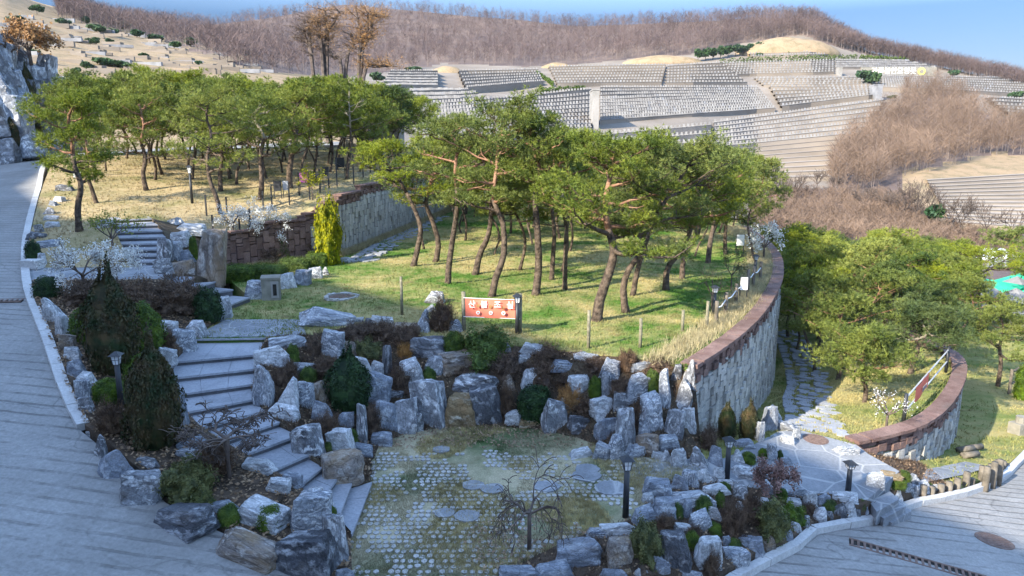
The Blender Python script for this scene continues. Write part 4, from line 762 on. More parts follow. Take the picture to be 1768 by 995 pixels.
HERO = [
 (11, (1030, 555), [(1035, 520), (1052, 470), (1060, 432), (1050, 395), (1045, 350), (1055, 300), (1062, 262)], 'thick crooked pine nearest the viewer on the lawn, forking low into grey limbs', 1.45, 12, 15, 42, .42),
 (12, (1082, 538), [(1076, 500), (1086, 465), (1104, 440), (1118, 400), (1150, 345), (1180, 300), (1195, 275)], 'pine with an elbow in its dark trunk, right of the thick forked pine', 1.5, 12, 10, 40, .45),
 (13, (1092, 510), [(1100, 470), (1112, 430), (1130, 380), (1160, 330), (1200, 300)], 'thin pine standing close behind the elbowed pine', 1.2, 9, 8, 34, .5),
 (14, (848, 512), [(856, 480), (870, 440), (868, 385), (852, 345), (858, 290), (862, 240), (880, 195)], 'pine with a strongly waved trunk behind the salmon banner, tallest of its neighbours', 1.15, 11, 10, 36, .5),
 (15, (924, 512), [(930, 460), (928, 400), (924, 340), (932, 290), (915, 245), (925, 215)], 'straight thick trunked pine between the banner and the forked pine', 1.05, 10, 11, 38, .55),
 (16, (773, 492), [(775, 460), (782, 410), (790, 350), (786, 290), (790, 250), (770, 222)], 'pine with a nearly straight dark trunk and a flat top, left of the banner', 1.05, 10, 9, 34, .5),
 (17, (712, 460), [(722, 425), (726, 390), (710, 350), (690, 312), (670, 285), (655, 262)], 'pine leaning left over the brown coping of the block wall', 1.05, 9, 8, 30, .55, 'needle_lime'),
 (18, (751, 452), [(757, 420), (746, 380), (735, 350), (744, 315), (748, 280), (745, 250)], 'slender waved pine right of the one leaning over the wall', 1.0, 9, 8, 30, .5, 'needle_lime'),
 (19, (820, 474), [(828, 440), (842, 410), (848, 370), (846, 320), (835, 280), (830, 250)], 'leaning pine between the flat topped pine and the waved one', .95, 9, 9, 30, .5),
 (20, (952, 484), [(955, 440), (957, 400), (952, 350), (955, 300), (958, 260)], 'slim upright pine directly right of the straight thick one', .9, 8, 7, 28, .55),
 (21, (975, 500), [(976, 450), (978, 400), (984, 345), (980, 290), (985, 250)], 'slim reddish pine trunk left of the thick forked pine', .95, 9, 7, 30, .55),
 (22, (1150, 500), [(1152, 465), (1170, 440), (1190, 405), (1200, 365), (1220, 320), (1232, 285)], 'dark bent pine leaning right, on the open lawn', 1.25, 10, 9, 36, .5),
 (23, (1178, 482), [(1180, 450), (1196, 415), (1212, 375), (1230, 330), (1245, 295)], 'pine right behind the dark bent one', 1.15, 9, 8, 34, .5),
 (24, (1222, 455), [(1226, 420), (1232, 385), (1228, 345), (1235, 310)], 'pale trunked pine near the curved wall fence', 1.0, 8, 8, 30, .5, 'needle_lime'),
 (25, (1253, 440), [(1252, 410), (1254, 375), (1250, 340), (1256, 315)], 'straight pale pine nearest the white blossom by the fence', .9, 8, 6, 30, .5, 'needle_lime'),
 (31, (137, 398), [(134, 360), (140, 320), (128, 285), (124, 240), (118, 205), (128, 180)], 'pine with a knobbly pale trunk at the bend of the left road', .78, 9, 9, 32, .35),
 (32, (168, 351), [(158, 325), (150, 300), (152, 270), (148, 235), (155, 200)], 'thin leaning pine just behind the knobbly one by the left road', .72, 9, 6, 30, .35),
 (33, (253, 328), [(247, 300), (252, 275), (244, 245), (248, 215), (240, 180)], 'dark waved pine standing alone on the dry upper lawn', 1.1, 10, 7, 30, .4),
 (34, (382, 372), [(375, 345), (362, 310), (358, 270), (365, 235), (356, 200), (362, 175)], 'pale lit pine at the start of the black fence', 1.15, 10, 7, 32, .38, 'needle_lime'),
 (35, (449, 345), [(452, 310), (450, 270), (455, 235), (440, 205), (450, 180)], 'pine behind the blossom tree at the black fence', 1.15, 10, 8, 32, .4),
 (36, (500, 325), [(500, 295), (505, 262), (512, 235), (505, 205), (520, 170)], 'thick forked pale pine behind the purple panel', 1.2, 10, 9, 32, .4, 'needle_lime'),
 (37, (381, 330), [(380, 300), (384, 270), (380, 240), (384, 205)], 'short pine between the two palest pines of the upper lawn', 1.0, 9, 7, 28, .4),
 (41, (1493, 694), [(1495, 670), (1488, 652), (1492, 635), (1490, 610), (1500, 585)], 'low spreading pine in front of the small block wall banner', .85, 7, 7, 34, .35),
 (42, (1447, 655), [(1452, 620), (1448, 590), (1450, 555), (1462, 525)], 'pine with a pink grey trunk beside the stepping stone path', 1.05, 9, 7, 34, .4),
 (43, (1570, 645), [(1580, 615), (1590, 590), (1605, 565), (1600, 545)], 'dark dense pine overhanging the small curved wall', 1.0, 9, 8, 40, .35, 'needle_dark'),
 (44, (1722, 668), [(1728, 630), (1726, 600), (1732, 570), (1728, 545)], 'pine alone on the sunny meadow beyond the small wall', 1.1, 10, 6, 30, .4, 'needle'),
 (45, (1690, 575), [(1692, 540), (1690, 500), (1694, 465), (1692, 440)], 'tall pale trunked pine in front of the green roofs', 1.5, 9, 6, 26, .65, 'needle_lime'),
 (46, (1640, 566), [(1642, 530), (1640, 490), (1644, 460), (1642, 445)], 'tall slim pine left of the green roofs', 1.3, 8, 5, 26, .7),
]
for h in HERO:
    kw = {}
    if len(h) > 9: kw['needle'] = h[9]
    hero(h[0], h[1], h[2], h[3], h[4], h[5], h[6], h[7], h[8], **kw)
# variants copied through the dense parts of the groves
PV = []
for i in range(9):
    o = make_pine('pine_tree', 500 + i, 4.3, None, 1.0 + .05 * (i % 3), 9, 20, .095, .48, ['needle', 'needle_lime', 'needle', 'needle_dark'][i % 4], nw=.03, nlen=.17, nbr_=0) if False else make_pine('pine_tree', 500 + i, 4.3, None, 1.08, 11, 24, .055 + .01 * (i % 3), .45, ['needle', 'needle_lime', 'needle', 'needle_dark', 'needle_lime'][i % 5], nw=.026, nlen=.16)
    PV.append(o)
used = set(); taken = [Vector(o.location) for o in C.objects if o.name.startswith('pine_tree') and o.location.length > 1]
def place_pine(P, H, label, group, rnd, lim=1.6):
    P = Vector(P)
    if any((Vector((q.x, q.y)) - Vector((P.x, P.y))).length < lim for q in taken): return None
    taken.append(P); i = rnd.randrange(9); src = PV[i]
    if i in used: o = copy_tree(src)
    else: o = src; used.add(i)
    s = H / 4.6; o.location = P; o.scale = (s * rnd.uniform(.9, 1.12), s * rnd.uniform(.9, 1.12), s); o.rotation_euler = (0, 0, rnd.uniform(0, 6.28)); tag(o, label, 'pine tree', group); return o
rn = random.Random(5)
def grove(n, xr, yr, ok, H, label, group, zf, lim, tries=4000):
    k = 0
    for _ in range(tries):
        if k >= n: break
        x, y = rn.uniform(*xr), rn.uniform(*yr)
        if not ok(x, y): continue
        z = zf(x, y)
        if z is None: continue
        if place_pine((x, y, z), rn.uniform(*H), label, group, rn, lim): k += 1
    return k
a = grove(72, (-5, 16), (28.5, 60), lambda x, y: lawn.inside([x], [y])[0] and x > -4.2 + (y - 30) * .02 and x < 15 and not (x > 4 and y < 31), (3.9, 4.9), 'pine in the dense back part of the lower lawn grove', 'pines in the back of the lower grove', G, 1.35)
def up_ok(x, y):
    if not upper.inside([x], [y])[0]: return False
    return y > 36.5 and x < W1b[0][0] + 3.6 + (y - 30) * .05 - 1 and x < -6.4 and x > -.56 * y
b_ = grove(70, (-28, -5), (36, 62), up_ok, (4.3, 5.6), 'pine in the dense back part of the upper lawn grove', 'pines in the back of the upper grove', G, 1.7)
c_ = grove(84, (10.5, 33), (24, 60), lambda x, y: (terr2.inside([x], [y])[0] or meadow.inside([x], [y])[0]) and x > 11.6 + max(0, (y - 33)) * .1 and x < 13.4 + (y - 22) * .62 and y > 27.5, (3.6, 5.0), 'pine in the sunlit grove between the curved wall and the meadow', 'pines of the sunlit right grove', G, 1.5)
d_ = grove(7, (26, 42), (36, 58), lambda x, y: meadow.inside([x], [y])[0] and x > .66 * y - 3 , (4.5, 6.5), 'pine on the meadow by the green roofed shelter', 'pines on the meadow', G, 3.5)
print('PINES', a, b_, c_, d_, len(taken))
for i in range(9):
    if i not in used: 
        for ch in list(PV[i].children): bpy.data.objects.remove(ch)
        bpy.data.objects.remove(PV[i])

# ------------------------------------------------------------------ bare, blossom and small trees
def grow(b, p, d, L, r, lev, rnd, tips, droop=0.0, kids=(2, 4), spread=.75, minr=.004, segs=4, shrink=.68, up=0.0):
    q = [Vector(p)]; d = Vector(d).normalized(); rad = [r]
    for i in range(segs):
        d = (d + Vector((rnd.uniform(-1, 1), rnd.uniform(-1, 1), rnd.uniform(-1, 1))) * .16 + Vector((0, 0, up - droop * (1 + i)))).normalized()
        q.append(q[-1] + d * L / segs); rad.append(max(minr, r * (1 - .5 * (i + 1) / segs)))
    b.tube(q, rad, 5 if lev > 1 else 3, cap=False)
    for x in q[1:]: tips.append((x, lev))
    if lev > 0:
        for k in range(rnd.randint(*kids)):
            i = rnd.randint(2, segs); az = rnd.uniform(0, 6.28); t = q[i] - q[i - 1]; t.normalize()
            n = t.cross(Vector((math.cos(az), math.sin(az), .3))).normalized()
            grow(b, q[i], t + n * spread * rnd.uniform(.6, 1.3), L * shrink * rnd.uniform(.8, 1.15), rad[i] * .66, lev - 1, rnd, tips, droop, kids, spread, minr, segs, shrink, up)
def small_tree(name, P, H, seed, label, cat='tree', leaf=None, leafsize=.05, nleaf=3, bark='twig', group=None, trunk=.4, lev=3, droop=0, kids=(3, 4), spread=.8, r=.04, up=0, width=None, lean=(0, 0), minr=.004, shrink=.68, maxlev=1):
    rnd = random.Random(seed); b = MB(); tips = []; h = H * trunk
    tp = [Vector((0, 0, -.1)), Vector((lean[0] * .3, rnd.uniform(-.02, .02), h * .5)), Vector((lean[0], lean[1], h))]
    b.tube(tp, [r * 1.25, r * 1.05, r * .95], 7)
    for k in range(kids[1] + 1):
        az = 6.28 * k / (kids[1] + 1) + rnd.uniform(-.4, .4); grow(b, tp[-1] - Vector((0, 0, rnd.uniform(0, h * .12))), (math.cos(az) * spread * 1.3, math.sin(az) * spread * 1.3, .9), H * (1 - trunk) * .5, r * .7, lev - 1, rnd, tips, droop, kids, spread, minr, 4, shrink, up)
    zt = max(t[0].z for t in tips); sx = 1
    if width: sx = width / (max(t[0].x for t in tips) - min(t[0].x for t in tips))
    root = empty(name, P); tr = b.build('trunk', M[bark], root, True); 
    for v in tr.data.vertices:
        k = min(1, max(0, (v.co.z - h * .7) / (h * .3 + .01))); v.co.x *= 1 + (sx - 1) * k; v.co.y *= 1 + (sx - 1) * k; v.co.z = v.co.z if v.co.z < h else h + (v.co.z - h) * (H - h) / (zt - h)
    if leaf:
        rng = np.random.default_rng(seed); T = np.array([t[0] for t in tips if t[1] <= maxlev]); T[:, :2] *= sx; T[:, 2] = np.where(T[:, 2] < h, T[:, 2], h + (T[:, 2] - h) * (H - h) / (zt - h))
        c = np.repeat(T, nleaf, 0) + rng.normal(size=(len(T) * nleaf, 3)) * leafsize * 1.1; nr = rng.normal(size=c.shape); nr /= np.linalg.norm(nr, axis=1)[:, None]
        V, Fc = leaf_quads(c, nr, leafsize, rng, 1.1); link('crown', mesh('crown', V, Fc), root, M[leaf])
    return tag(root, label, cat, group)
def at_tree(u, vb, vt, wpx, seed, label, **kw):
    P = hit(u, vb); kw.setdefault('width', wpx / ppm(P)); return small_tree(kw.pop('name', 'small_tree'), P, Hof(P, vt), seed, label, **kw)
at_tree(148, 520, 408, 130, 1, 'white blossoming plum tree nearer the left road, beside the dark arborvitae', name='blossom_tree', cat='blossom tree', leaf='white_f', leafsize=.04, nleaf=2, trunk=.42, lev=4, r=.035, spread=.9)
at_tree(203, 500, 415, 90, 2, 'white blossoming plum tree in front of the upper stairs', name='blossom_tree', cat='blossom tree', leaf='white_f', leafsize=.04, nleaf=2, trunk=.4, lev=4, r=.03, spread=.9)
at_tree(452, 440, 342, 110, 3, 'white blossoming tree above the low brown wall', name='blossom_tree', cat='blossom tree', leaf='white_f', leafsize=.045, nleaf=3, trunk=.42, lev=4, r=.035, spread=.9)
at_tree(404, 416, 350, 60, 4, 'smaller white blossoming tree just left of the one above the brown wall', name='blossom_tree', cat='blossom tree', leaf='white_f', leafsize=.045, nleaf=3, trunk=.45, lev=3, r=.03, spread=.8)
at_tree(195, 430, 368, 80, 5, 'small yellow green tree left of the upper stairs', leaf='needle_lime', leafsize=.05, nleaf=3, trunk=.3, lev=3, r=.03)
at_tree(1530, 742, 672, 80, 6, 'small white blossoming tree beside the banner on the small wall', name='blossom_tree', cat='blossom tree', leaf='white_f', leafsize=.035, nleaf=1, trunk=.4, lev=3, r=.03)
at_tree(1318, 450, 382, 60, 7, 'white blossoming tree at the far bend of the curved wall', name='blossom_tree', cat='blossom tree', leaf='white_f', leafsize=.07, nleaf=3, trunk=.35, lev=3, r=.04)
at_tree(1262, 500, 425, 60, 8, 'thin budding sapling beside the rope fence', leaf='olive', leafsize=.04, nleaf=2, trunk=.35, lev=3, r=.02)
at_tree(1228, 535, 462, 60, 9, 'thin bare sapling behind the lamp of the curved wall', trunk=.4, lev=3, r=.02)
at_tree(1336, 868, 795, 74, 10, 'small dry red maple among the rocks by the slate paving', name='maple_tree', cat='maple tree', leaf='redmaple', leafsize=.035, nleaf=3, trunk=.42, lev=4, r=.022, spread=1.0)
at_tree(914, 950, 792, 170, 11, 'leafless weeping maple standing on the cobbled plaza', name='weeping_tree', cat='weeping tree', bark='twig', trunk=.45, lev=4, droop=.09, kids=(3, 3), r=.034, spread=1.1, minr=.006, shrink=.78)
at_tree(396, 826, 708, 210, 12, 'leafless weeping maple spreading over the front stairs', name='weeping_tree', cat='weeping tree', bark='twig', trunk=.62, lev=5, droop=.06, kids=(3, 4), r=.035, spread=1.3, minr=.0055, shrink=.76)
at_tree(540, 345, 282, 46, 13, 'small yellow flowering bush tree above the purple panel', leaf='gold', leafsize=.05, nleaf=3, trunk=.3, lev=3, r=.02)
# dead half pruned conifers behind the upper grove
def dead_tree(u, stems, seed, label, d=68, rust=True):
    rnd = random.Random(seed); P = Wd(u, 150, d); z0 = G(P[0], P[1]) or 5.5; P = (P[0], P[1], z0 - .1); root = empty('dead_tree', P); b = MB(); tp = []
    for st in stems:
        q = [(0, 0, 0)] + [(Wd(x, y, d)[0] - P[0], rnd.uniform(-.3, .3), Wd(x, y, d)[2] - P[2]) for x, y in st]; Q = resample3(q, 10)
        b.tube(Q, [.20 * (1 - .65 * i / 10) for i in range(11)], 6)
        for x in Q[4:]:
            for _ in range(9):
                az = rnd.uniform(0, 6.28); dv = Vector((math.cos(az), math.sin(az), rnd.uniform(-.1, .7))).normalized(); L = rnd.uniform(.6, 1.9); e = x + dv * L
                b.tube([x, x + dv * L * .5 + Vector((0, 0, .06)), e], [.028, .02, .01], 3, cap=False); tp.append((x + dv * L * .5, dv, L))
    b.build('trunk', M['twig'], root)
    if rust:
        rng = np.random.default_rng(seed); c = []; dd = []
        for x, dv, L in tp:
            if x.z + P[2] < 8.5 and rnd.random() < .4: continue
            for _ in range(16): c.append(np.array(x) + np.array(dv) * rnd.uniform(-.2, .6) * L + rng.normal(size=3) * .08); v = np.array(dv) + rng.normal(size=3) * .7; dd.append(v / np.linalg.norm(v))
        V, Fc = blades(np.array(c), np.array(dd), .3, .035, rng); link('dry_crown', mesh('dry_crown', V, Fc), root, M['orange'] if rust == 1 else M['azalea'])
    return tag(root, label, 'dead tree')
dead_tree(548, [[(540, 110), (528, 70), (520, 50)], [(538, 90), (533, 50), (541, 32)]], 1, 'leaning half dead conifer, leftmost of the bare trees behind the upper grove', rust=2)
dead_tree(562, [[(558, 100), (562, 60), (563, 20)], [(556, 90), (553, 60), (552, 34)], [(564, 70), (575, 45), (585, 20)]], 2, 'half dead conifer with a rust orange top behind the upper grove', rust=1)
dead_tree(585, [[(590, 115), (575, 100), (570, 85)], [(598, 105), (608, 80), (607, 60)]], 3, 'short forked bare tree between the two rust coloured conifers', rust=False)
dead_tree(619, [[(620, 110), (624, 70), (616, 22)], [(622, 90), (634, 55), (636, 24)], [(624, 100), (640, 60), (644, 30), (655, 30)], [(630, 125), (650, 116), (675, 114)]], 4, 'bare conifer with lopped upright trunks and a rusty right side', rust=1)

# ------------------------------------------------------------------ lamps, banner, stakes, fences
def lamp(P, H, label, group='black garden lamps'):
    o = empty('garden_lamp', P, .1); s = H / 1.1; b = MB()
    b.tube([(0, 0, -.05), (0, 0, .86 * s)], [.062, .05], 10); b.build('post', M['black'], o, True)
    h = MB(); z0, z1 = .86 * s, 1.03 * s; r0, r1 = .05, .075
    V = [(x * r0, y * r0, z0) for x, y in ((-1, -1), (1, -1), (1, 1), (-1, 1))] + [(x * r1, y * r1, z1) for x, y in ((-1, -1), (1, -1), (1, 1), (-1, 1))]
    h.add(V, [(3, 2, 1, 0), (4, 5, 6, 7), (0, 1, 5, 4), (1, 2, 6, 5), (2, 3, 7, 6), (3, 0, 4, 7)]); g = h.build('lamp_glass', M['lampglass'], o)
    f = MB()
    for x, y in ((-1, -1), (1, -1), (1, 1), (-1, 1)): f.tube([(x * r0 * 1.04, y * r0 * 1.04, z0 - .01), (x * r1 * 1.04, y * r1 * 1.04, z1)], .008, 4)
    for x, y in ((0, -1), (1, 0), (0, 1), (-1, 0)): f.tube([(x * r0 * 1.06, y * r0 * 1.06, z0), (x * r1 * 1.06, y * r1 * 1.06, z1)], .005, 4)
    zm = (z0 + z1) / 2; rm = (r0 + r1) / 2 * 1.06
    for k in range(4): a = [(-1, -1), (1, -1), (1, 1), (-1, 1)][k]; c = [(1, -1), (1, 1), (-1, 1), (-1, -1)][k]; f.tube([(a[0] * rm, a[1] * rm, zm), (c[0] * rm, c[1] * rm, zm)], .005, 4)
    f.build('lamp_frame', M['black'], o)
    c = MB(); w_ = .12; c.add([(-w_, -w_, z1), (w_, -w_, z1), (w_, w_, z1), (-w_, w_, z1), (-.03, -.03, z1 + .07), (.03, -.03, z1 + .07), (.03, .03, z1 + .07), (-.03, .03, z1 + .07)], [(3, 2, 1, 0), (4, 5, 6, 7), (0, 1, 5, 4), (1, 2, 6, 5), (2, 3, 7, 6), (3, 0, 4, 7)])
    c.build('lamp_roof', M['black'], o); return tag(o, label, 'lamp', group)
for u, vb, vt, lb in ((210, 705, 607, 'black garden lamp in front of the dark arborvitae'), (893, 577, 507, 'black garden lamp at the right end of the salmon banner'), (1080, 893, 787, 'black garden lamp on the cobbled plaza edge'),
                      (1255, 827, 755, 'black garden lamp among the rocks right of the plaza'), (1464, 850, 797, 'black garden lamp at the front edge of the slate paving'), (1232, 548, 493, 'black garden lamp by the stakes near the curved wall'), (1303, 478, 440, 'pale headed garden lamp at the far end of the rope fence'), (332, 352, 284, 'slim pale headed lamp post on the upper lawn')):
    P = hit(u, vb); lamp(P, Hof(P, vt), lb)
def stake(u, vb, vt, lb, r=.045, mat='wood', name='wooden_stake', group='wooden stakes', lean=0):
    P = hit(u, vb); H = Hof(P, vt); b = MB(); rn_ = random.Random(u); b.tube([(0, 0, -.1), (lean * .5 + rn_.uniform(-.01, .01), 0, H * .5), (lean, 0, H)], [r, r * .95, r * .9], 8)
    o = b.build(name, M[mat], None, True); o.location = P; tag(o, lb, 'stake' if name == 'wooden_stake' else 'post', group); return o
for u, vb, vt, lb in ((694, 541, 478, 'lone wooden stake left of the banner on the lawn edge'), (1016, 602, 536, 'wooden stake in front of the thick forked pine'), (1105, 600, 550, 'wooden stake in the green grass right of the forked pine'), (1178, 572, 536, 'short wooden stake near the curved wall'), (1220, 570, 520, 'wooden stake just left of the lamp near the curved wall')):
    stake(u, vb, vt, lb)
# banner
Pa, Pb = Vector(hit(801, 572)), Vector(hit(898, 572)); Pb.y = Pa.y - .15; root = empty('banner', Pa)
Ha, Hb = Hof(Pa, 504), Hof(Pb, 507); d = Pb - Pa; b = MB(); b.tube([(0, 0, -.1), (0, 0, Ha)], .055, 8); b.build('post', M['wood'], root, True)
b = MB(); b.tube([(d.x, d.y, -.1), (d.x, d.y, Hb)], .05, 8); b.build('post', M['wood'], root, True)
t = d.normalized(); z1, z0 = Hof(Pa, 513), Hof(Pa, 546); n_ = 14; V = []; x0, x1 = .05, d.length - .1
for i in range(n_ + 1):
    f = i / n_; x = x0 + (x1 - x0) * f; y = .03 * math.sin(f * 9) - .06
    for z in (z0 + .0 - .03 * f, z1 - .015 * math.sin(f * math.pi) - .02 * f): V.append((t.x * x, t.y * x + y, z))
Fc = [(2 * i, 2 * i + 2, 2 * i + 3, 2 * i + 1) for i in range(n_)]; clo = link('cloth', mesh('cloth', V, Fc, True), root, M['banner'])
b = MB(); 
for z in (z0, z1 - .01): b.tube([(0, -.06, z), (d.x, d.y - .06, z - .03)], .009, 4)
b.build('rope', M['white'], root)
def text_mesh(body, name, parent, size, loc, rz, mat, th=.004):
    c = bpy.data.curves.new('lettering', 'FONT'); c.body = body; c.size = size; c.align_x = 'CENTER'; c.align_y = 'CENTER'; c.extrude = th; c.offset = size * .012
    to = bpy.data.objects.new('lettering', c); scene.collection.objects.link(to); bpy.context.view_layer.update()
    me = bpy.data.meshes.new_from_object(to.evaluated_get(bpy.context.evaluated_depsgraph_get())); bpy.data.objects.remove(to); me.name = name; me.materials.clear()
    o = link(name, me, parent, mat); o.rotation_euler = (RAD(90), 0, rz); o.location = loc; return o
rz = math.atan2(t.y, t.x); hz = z1 - z0; Lb = x1 - x0
for ch, fx in zip('산불조심', (.13, .37, .63, .875)):
    x = x0 + Lb * fx; text_mesh(ch, 'lettering', clo, hz * .40, (t.x * x, t.y * x - .115, z0 + hz * .66), rz, M['white'])
for k, fx in enumerate((.25, .5, .745)):
    x = x0 + Lb * fx; b = MB(); b.tube([(t.x * x, t.y * x - .11, z0 + hz * .25), (t.x * x, t.y * x - .118, z0 + hz * .25)], hz * .10, 14); b.build('emblem', M['white'], clo)
    b = MB(); b.tube([(t.x * x, t.y * x - .12, z0 + hz * .25), (t.x * x, t.y * x - .124, z0 + hz * .25)], hz * .045, 10); b.build('emblem', M['banner'], clo)
    b = MB(); b.tube([(t.x * x, t.y * x - .11, z0 + hz * (.6 - .04 * k)), (t.x * x, t.y * x - .116, z0 + hz * (.6 - .04 * k))], hz * .09, 12); b.build('emblem', M['orange'], clo)
tag(root, 'salmon red banner with white Korean letters hung between two wooden posts', 'banner')
# small banner of the lower terrace
Pa, Pb = Vector(hit(1560, 728)), Vector(hit(1632, 650)); root = empty('banner', Pa); d = Pb - Pa; Hh = Hof(Pa, 680); b = MB()
b.tube([(0, 0, -.1), (0, 0, Hh)], .05, 8); b.build('post', M['black'], root, True); b = MB(); b.tube([(d.x, d.y, -.1), (d.x, d.y, d.z * 0 + Hh)], .05, 8); b.build('post', M['black'], root, True)
b = MB()
for z in (Hh * .85, Hh * .35): b.tube([(0, 0, z), (d.x, d.y, z)], .022, 6)
b.build('rail', M['greymetal'], root); f0, f1 = .18, .48; V = []
for i in range(7):
    f = f0 + (f1 - f0) * i / 6
    for z in (Hh * .30, Hh * .88): V.append((d.x * f + .03 * math.sin(i), d.y * f - .05, z))
cl2 = link('cloth', mesh('cloth', V, [(2 * i, 2 * i + 2, 2 * i + 3, 2 * i + 1) for i in range(6)], True), root, M['banner'])
fm = (f0 + f1) / 2; text_mesh('산불조심', 'lettering', cl2, Hh * .20, (d.x * fm - .0 + .04, d.y * fm - .1, Hh * .6), math.atan2(d.y, d.x), M['gravedark'])
tag(root, 'faded pink banner on a rail between dark posts above the small curved wall', 'banner')
# rope fence along the curved wall
RP = [(1236, 560, 520), (1252, 545, 505), (1270, 527, 490), (1290, 508, 466), (1300, 498, 460), (1312, 486, 452)]
for i, (u, vb, vt) in enumerate(RP): stake(u, vb, vt, f'dark wooden post of the rope fence at the curved wall, {ORD[i]} from the banner side', .06, 'log', 'fence_post', 'posts of the rope fence')
b = MB(); q = []
for (u, vb, vt) in RP: P = hit(u, vb); q.append(Vector((P[0], P[1], P[2] + Hof(P, vt) * .7)))
for a, c in zip(q, q[1:]): b.tube([a, (a + c) / 2 - Vector((0, 0, .08)), c], .018, 5)
tag(b.build('rope', M['white'], None, True), 'pale sagging rope of the fence at the curved wall', 'rope')
def panel(u, vb, vt, wpx, mat, lb, name='notice_panel', legs=True, cat='panel', group=None):
    P = Vector(hit(u, vb)); k = ppm(P); W = wpx / k; H = Hof(P, vt); root = empty(name, P); b = MB(); b.box((0, 0, H * .72), (W, .03, H * .52)); b.build('board', M[mat], root)
    b = MB(); b.box((-W / 2, .03, H / 2 - .05), (.03, .03, H + .1)); b.build('leg', M['black'], root); b = MB(); b.box((W / 2, .03, H / 2 - .05), (.03, .03, H + .1)); b.build('leg', M['black'], root)
    return tag(root, lb, cat, group)
panel(1283, 520, 478, 12, 'white', 'small white notice panel leaning at the rope fence'); panel(1277, 440, 405, 13, 'white', 'white notice panel by the far white blossom tree')
panel(526, 330, 297, 15, 'purple', 'purple cloth panel hung on the black fence'); panel(545, 328, 300, 17, 'black', 'black memorial panel right of the purple one'); panel(562, 318, 288, 9, 'black', 'narrow black memorial panel right of the pair by the purple one')
panel(588, 304, 272, 14, 'black', 'black memorial panel farthest along the front run of the fence'); panel(480, 345, 312, 12, 'black', 'black memorial panel by the thick pine behind the blossom tree'); panel(494, 343, 312, 9, 'greymetal', 'grey memorial panel left of the forked pale pine')
for i, (u, v) in enumerate(((640, 292), (652, 286), (664, 280), (676, 276), (688, 272))): panel(u, v, v - 24, 10, 'black', f'black memorial panel in the back row behind the leaning pine, {ORD[i]} from the left', group='back row of memorial panels')
BF = [(357, 374, 336), (368, 400, 371), (392, 368, 340), (415, 412, 378), (433, 402, 360), (455, 362, 330), (470, 362, 322), (500, 353, 316), (517, 340, 298), (535, 345, 305), (553, 335, 292), (568, 325, 288), (582, 322, 272), (598, 308, 284), (611, 318, 268), (627, 306, 272), (640, 300, 268), (656, 296, 262), (672, 290, 256)]
q = []
for i, (u, vb, vt) in enumerate(BF):
    P = Vector(hit(u, vb)); H = Hof(P, vt); b = MB(); b.box((0, 0, H / 2 - .05), (.055, .055, H + .1)); o = b.build('fence_post', M['black']); o.location = P
    tag(o, f'black square post of the black fence on the upper lawn, {ORD[i]} from the left', 'post', 'posts of the black fence'); q.append(P + Vector((0, 0, H)))
b = MB()
for a, c in zip(q[6:], q[7:]):
    for f in (.25, .5, .78): b.tube([a - Vector((0, 0, 1.1 * (1 - f))), c - Vector((0, 0, 1.1 * (1 - f)))], .008, 3)
tag(b.build('fence_wires', M['black']), 'thin dark wires strung between the black fence posts', 'wire')
# stone lantern box with a niche, concrete block, manholes, drains
P = Vector(hit(469, 517)); root = empty('stone_lantern', P, .25); k = ppm(P); W, H = 30 / k, Hof(P, 482) ; b = MB(); 
b.box((0, .15, H / 2 - .05), (W, W, H + .1), jit=.01); b.box((0, .15, H + .03), (W * 1.08, W * 1.08, .07)); b.build('stone_body', M['stone_tan'], root)
b = MB(); b.box((W * .22, .15 - W / 2 - .008, H * .5), (W * .42, .03, H * .8)); b.build('niche_frame', M['concrete'], root)
b = MB(); b.box((W * .22, .15 - W / 2 - .026, H * .5), (W * .2, .02, H * .55)); b.build('niche', M['dark'], root)
tag(root, 'square tan stone lantern with a dark niche in the row of rocks by the hedge', 'stone lantern')
b = MB(); P = hit(57, 463); b.box((0, 0, .12), (.52, .4, .26), jit=.008); o = b.build('concrete_block', M['kerb']); o.location = P; tag(o, 'pale concrete block at the mouth of the stone path by the left road', 'block')
def manhole(u, v, r, lb, ring=False, z_off=.012):
    P = Vector(hit(u, v)); e = .4; n = Vector((-(G(P.x + e, P.y) - G(P.x - e, P.y)) / (2 * e), -(G(P.x, P.y + e) - G(P.x, P.y - e)) / (2 * e), 1)).normalized()
    root = empty('manhole', P); root.rotation_euler = n.to_track_quat('Z', 'Y').to_euler(); b = MB(); b.tube([(0, 0, -.05), (0, 0, z_off)], r, 32); b.build('cover', M['iron'], root)
    b = MB()
    for i in range(-3, 4):
        for j in range(-3, 4):
            if (i * i + j * j) < 11: b.box((i * r / 4, j * r / 4, z_off + .003), (r / 7, r / 7, .008))
    b.build('cover_studs', M['iron'], root)
    if ring:
        b = MB()
        for i in range(20): a = i / 20 * 6.283; b.box((math.cos(a) * (r + .09), math.sin(a) * (r + .09), .02), (.12, .16, .09), a, .02)
        b.build('stone_ring', M['paver'], root)
    return tag(root, lb, 'manhole')
manhole(590, 514, .40, 'round manhole cover ringed with small pale stones on the lawn', True, .03); manhole(1408, 759, .30, 'rusty round manhole cover on the slate paving'); manhole(1717, 934, .36, 'rusty round manhole cover on the right road')
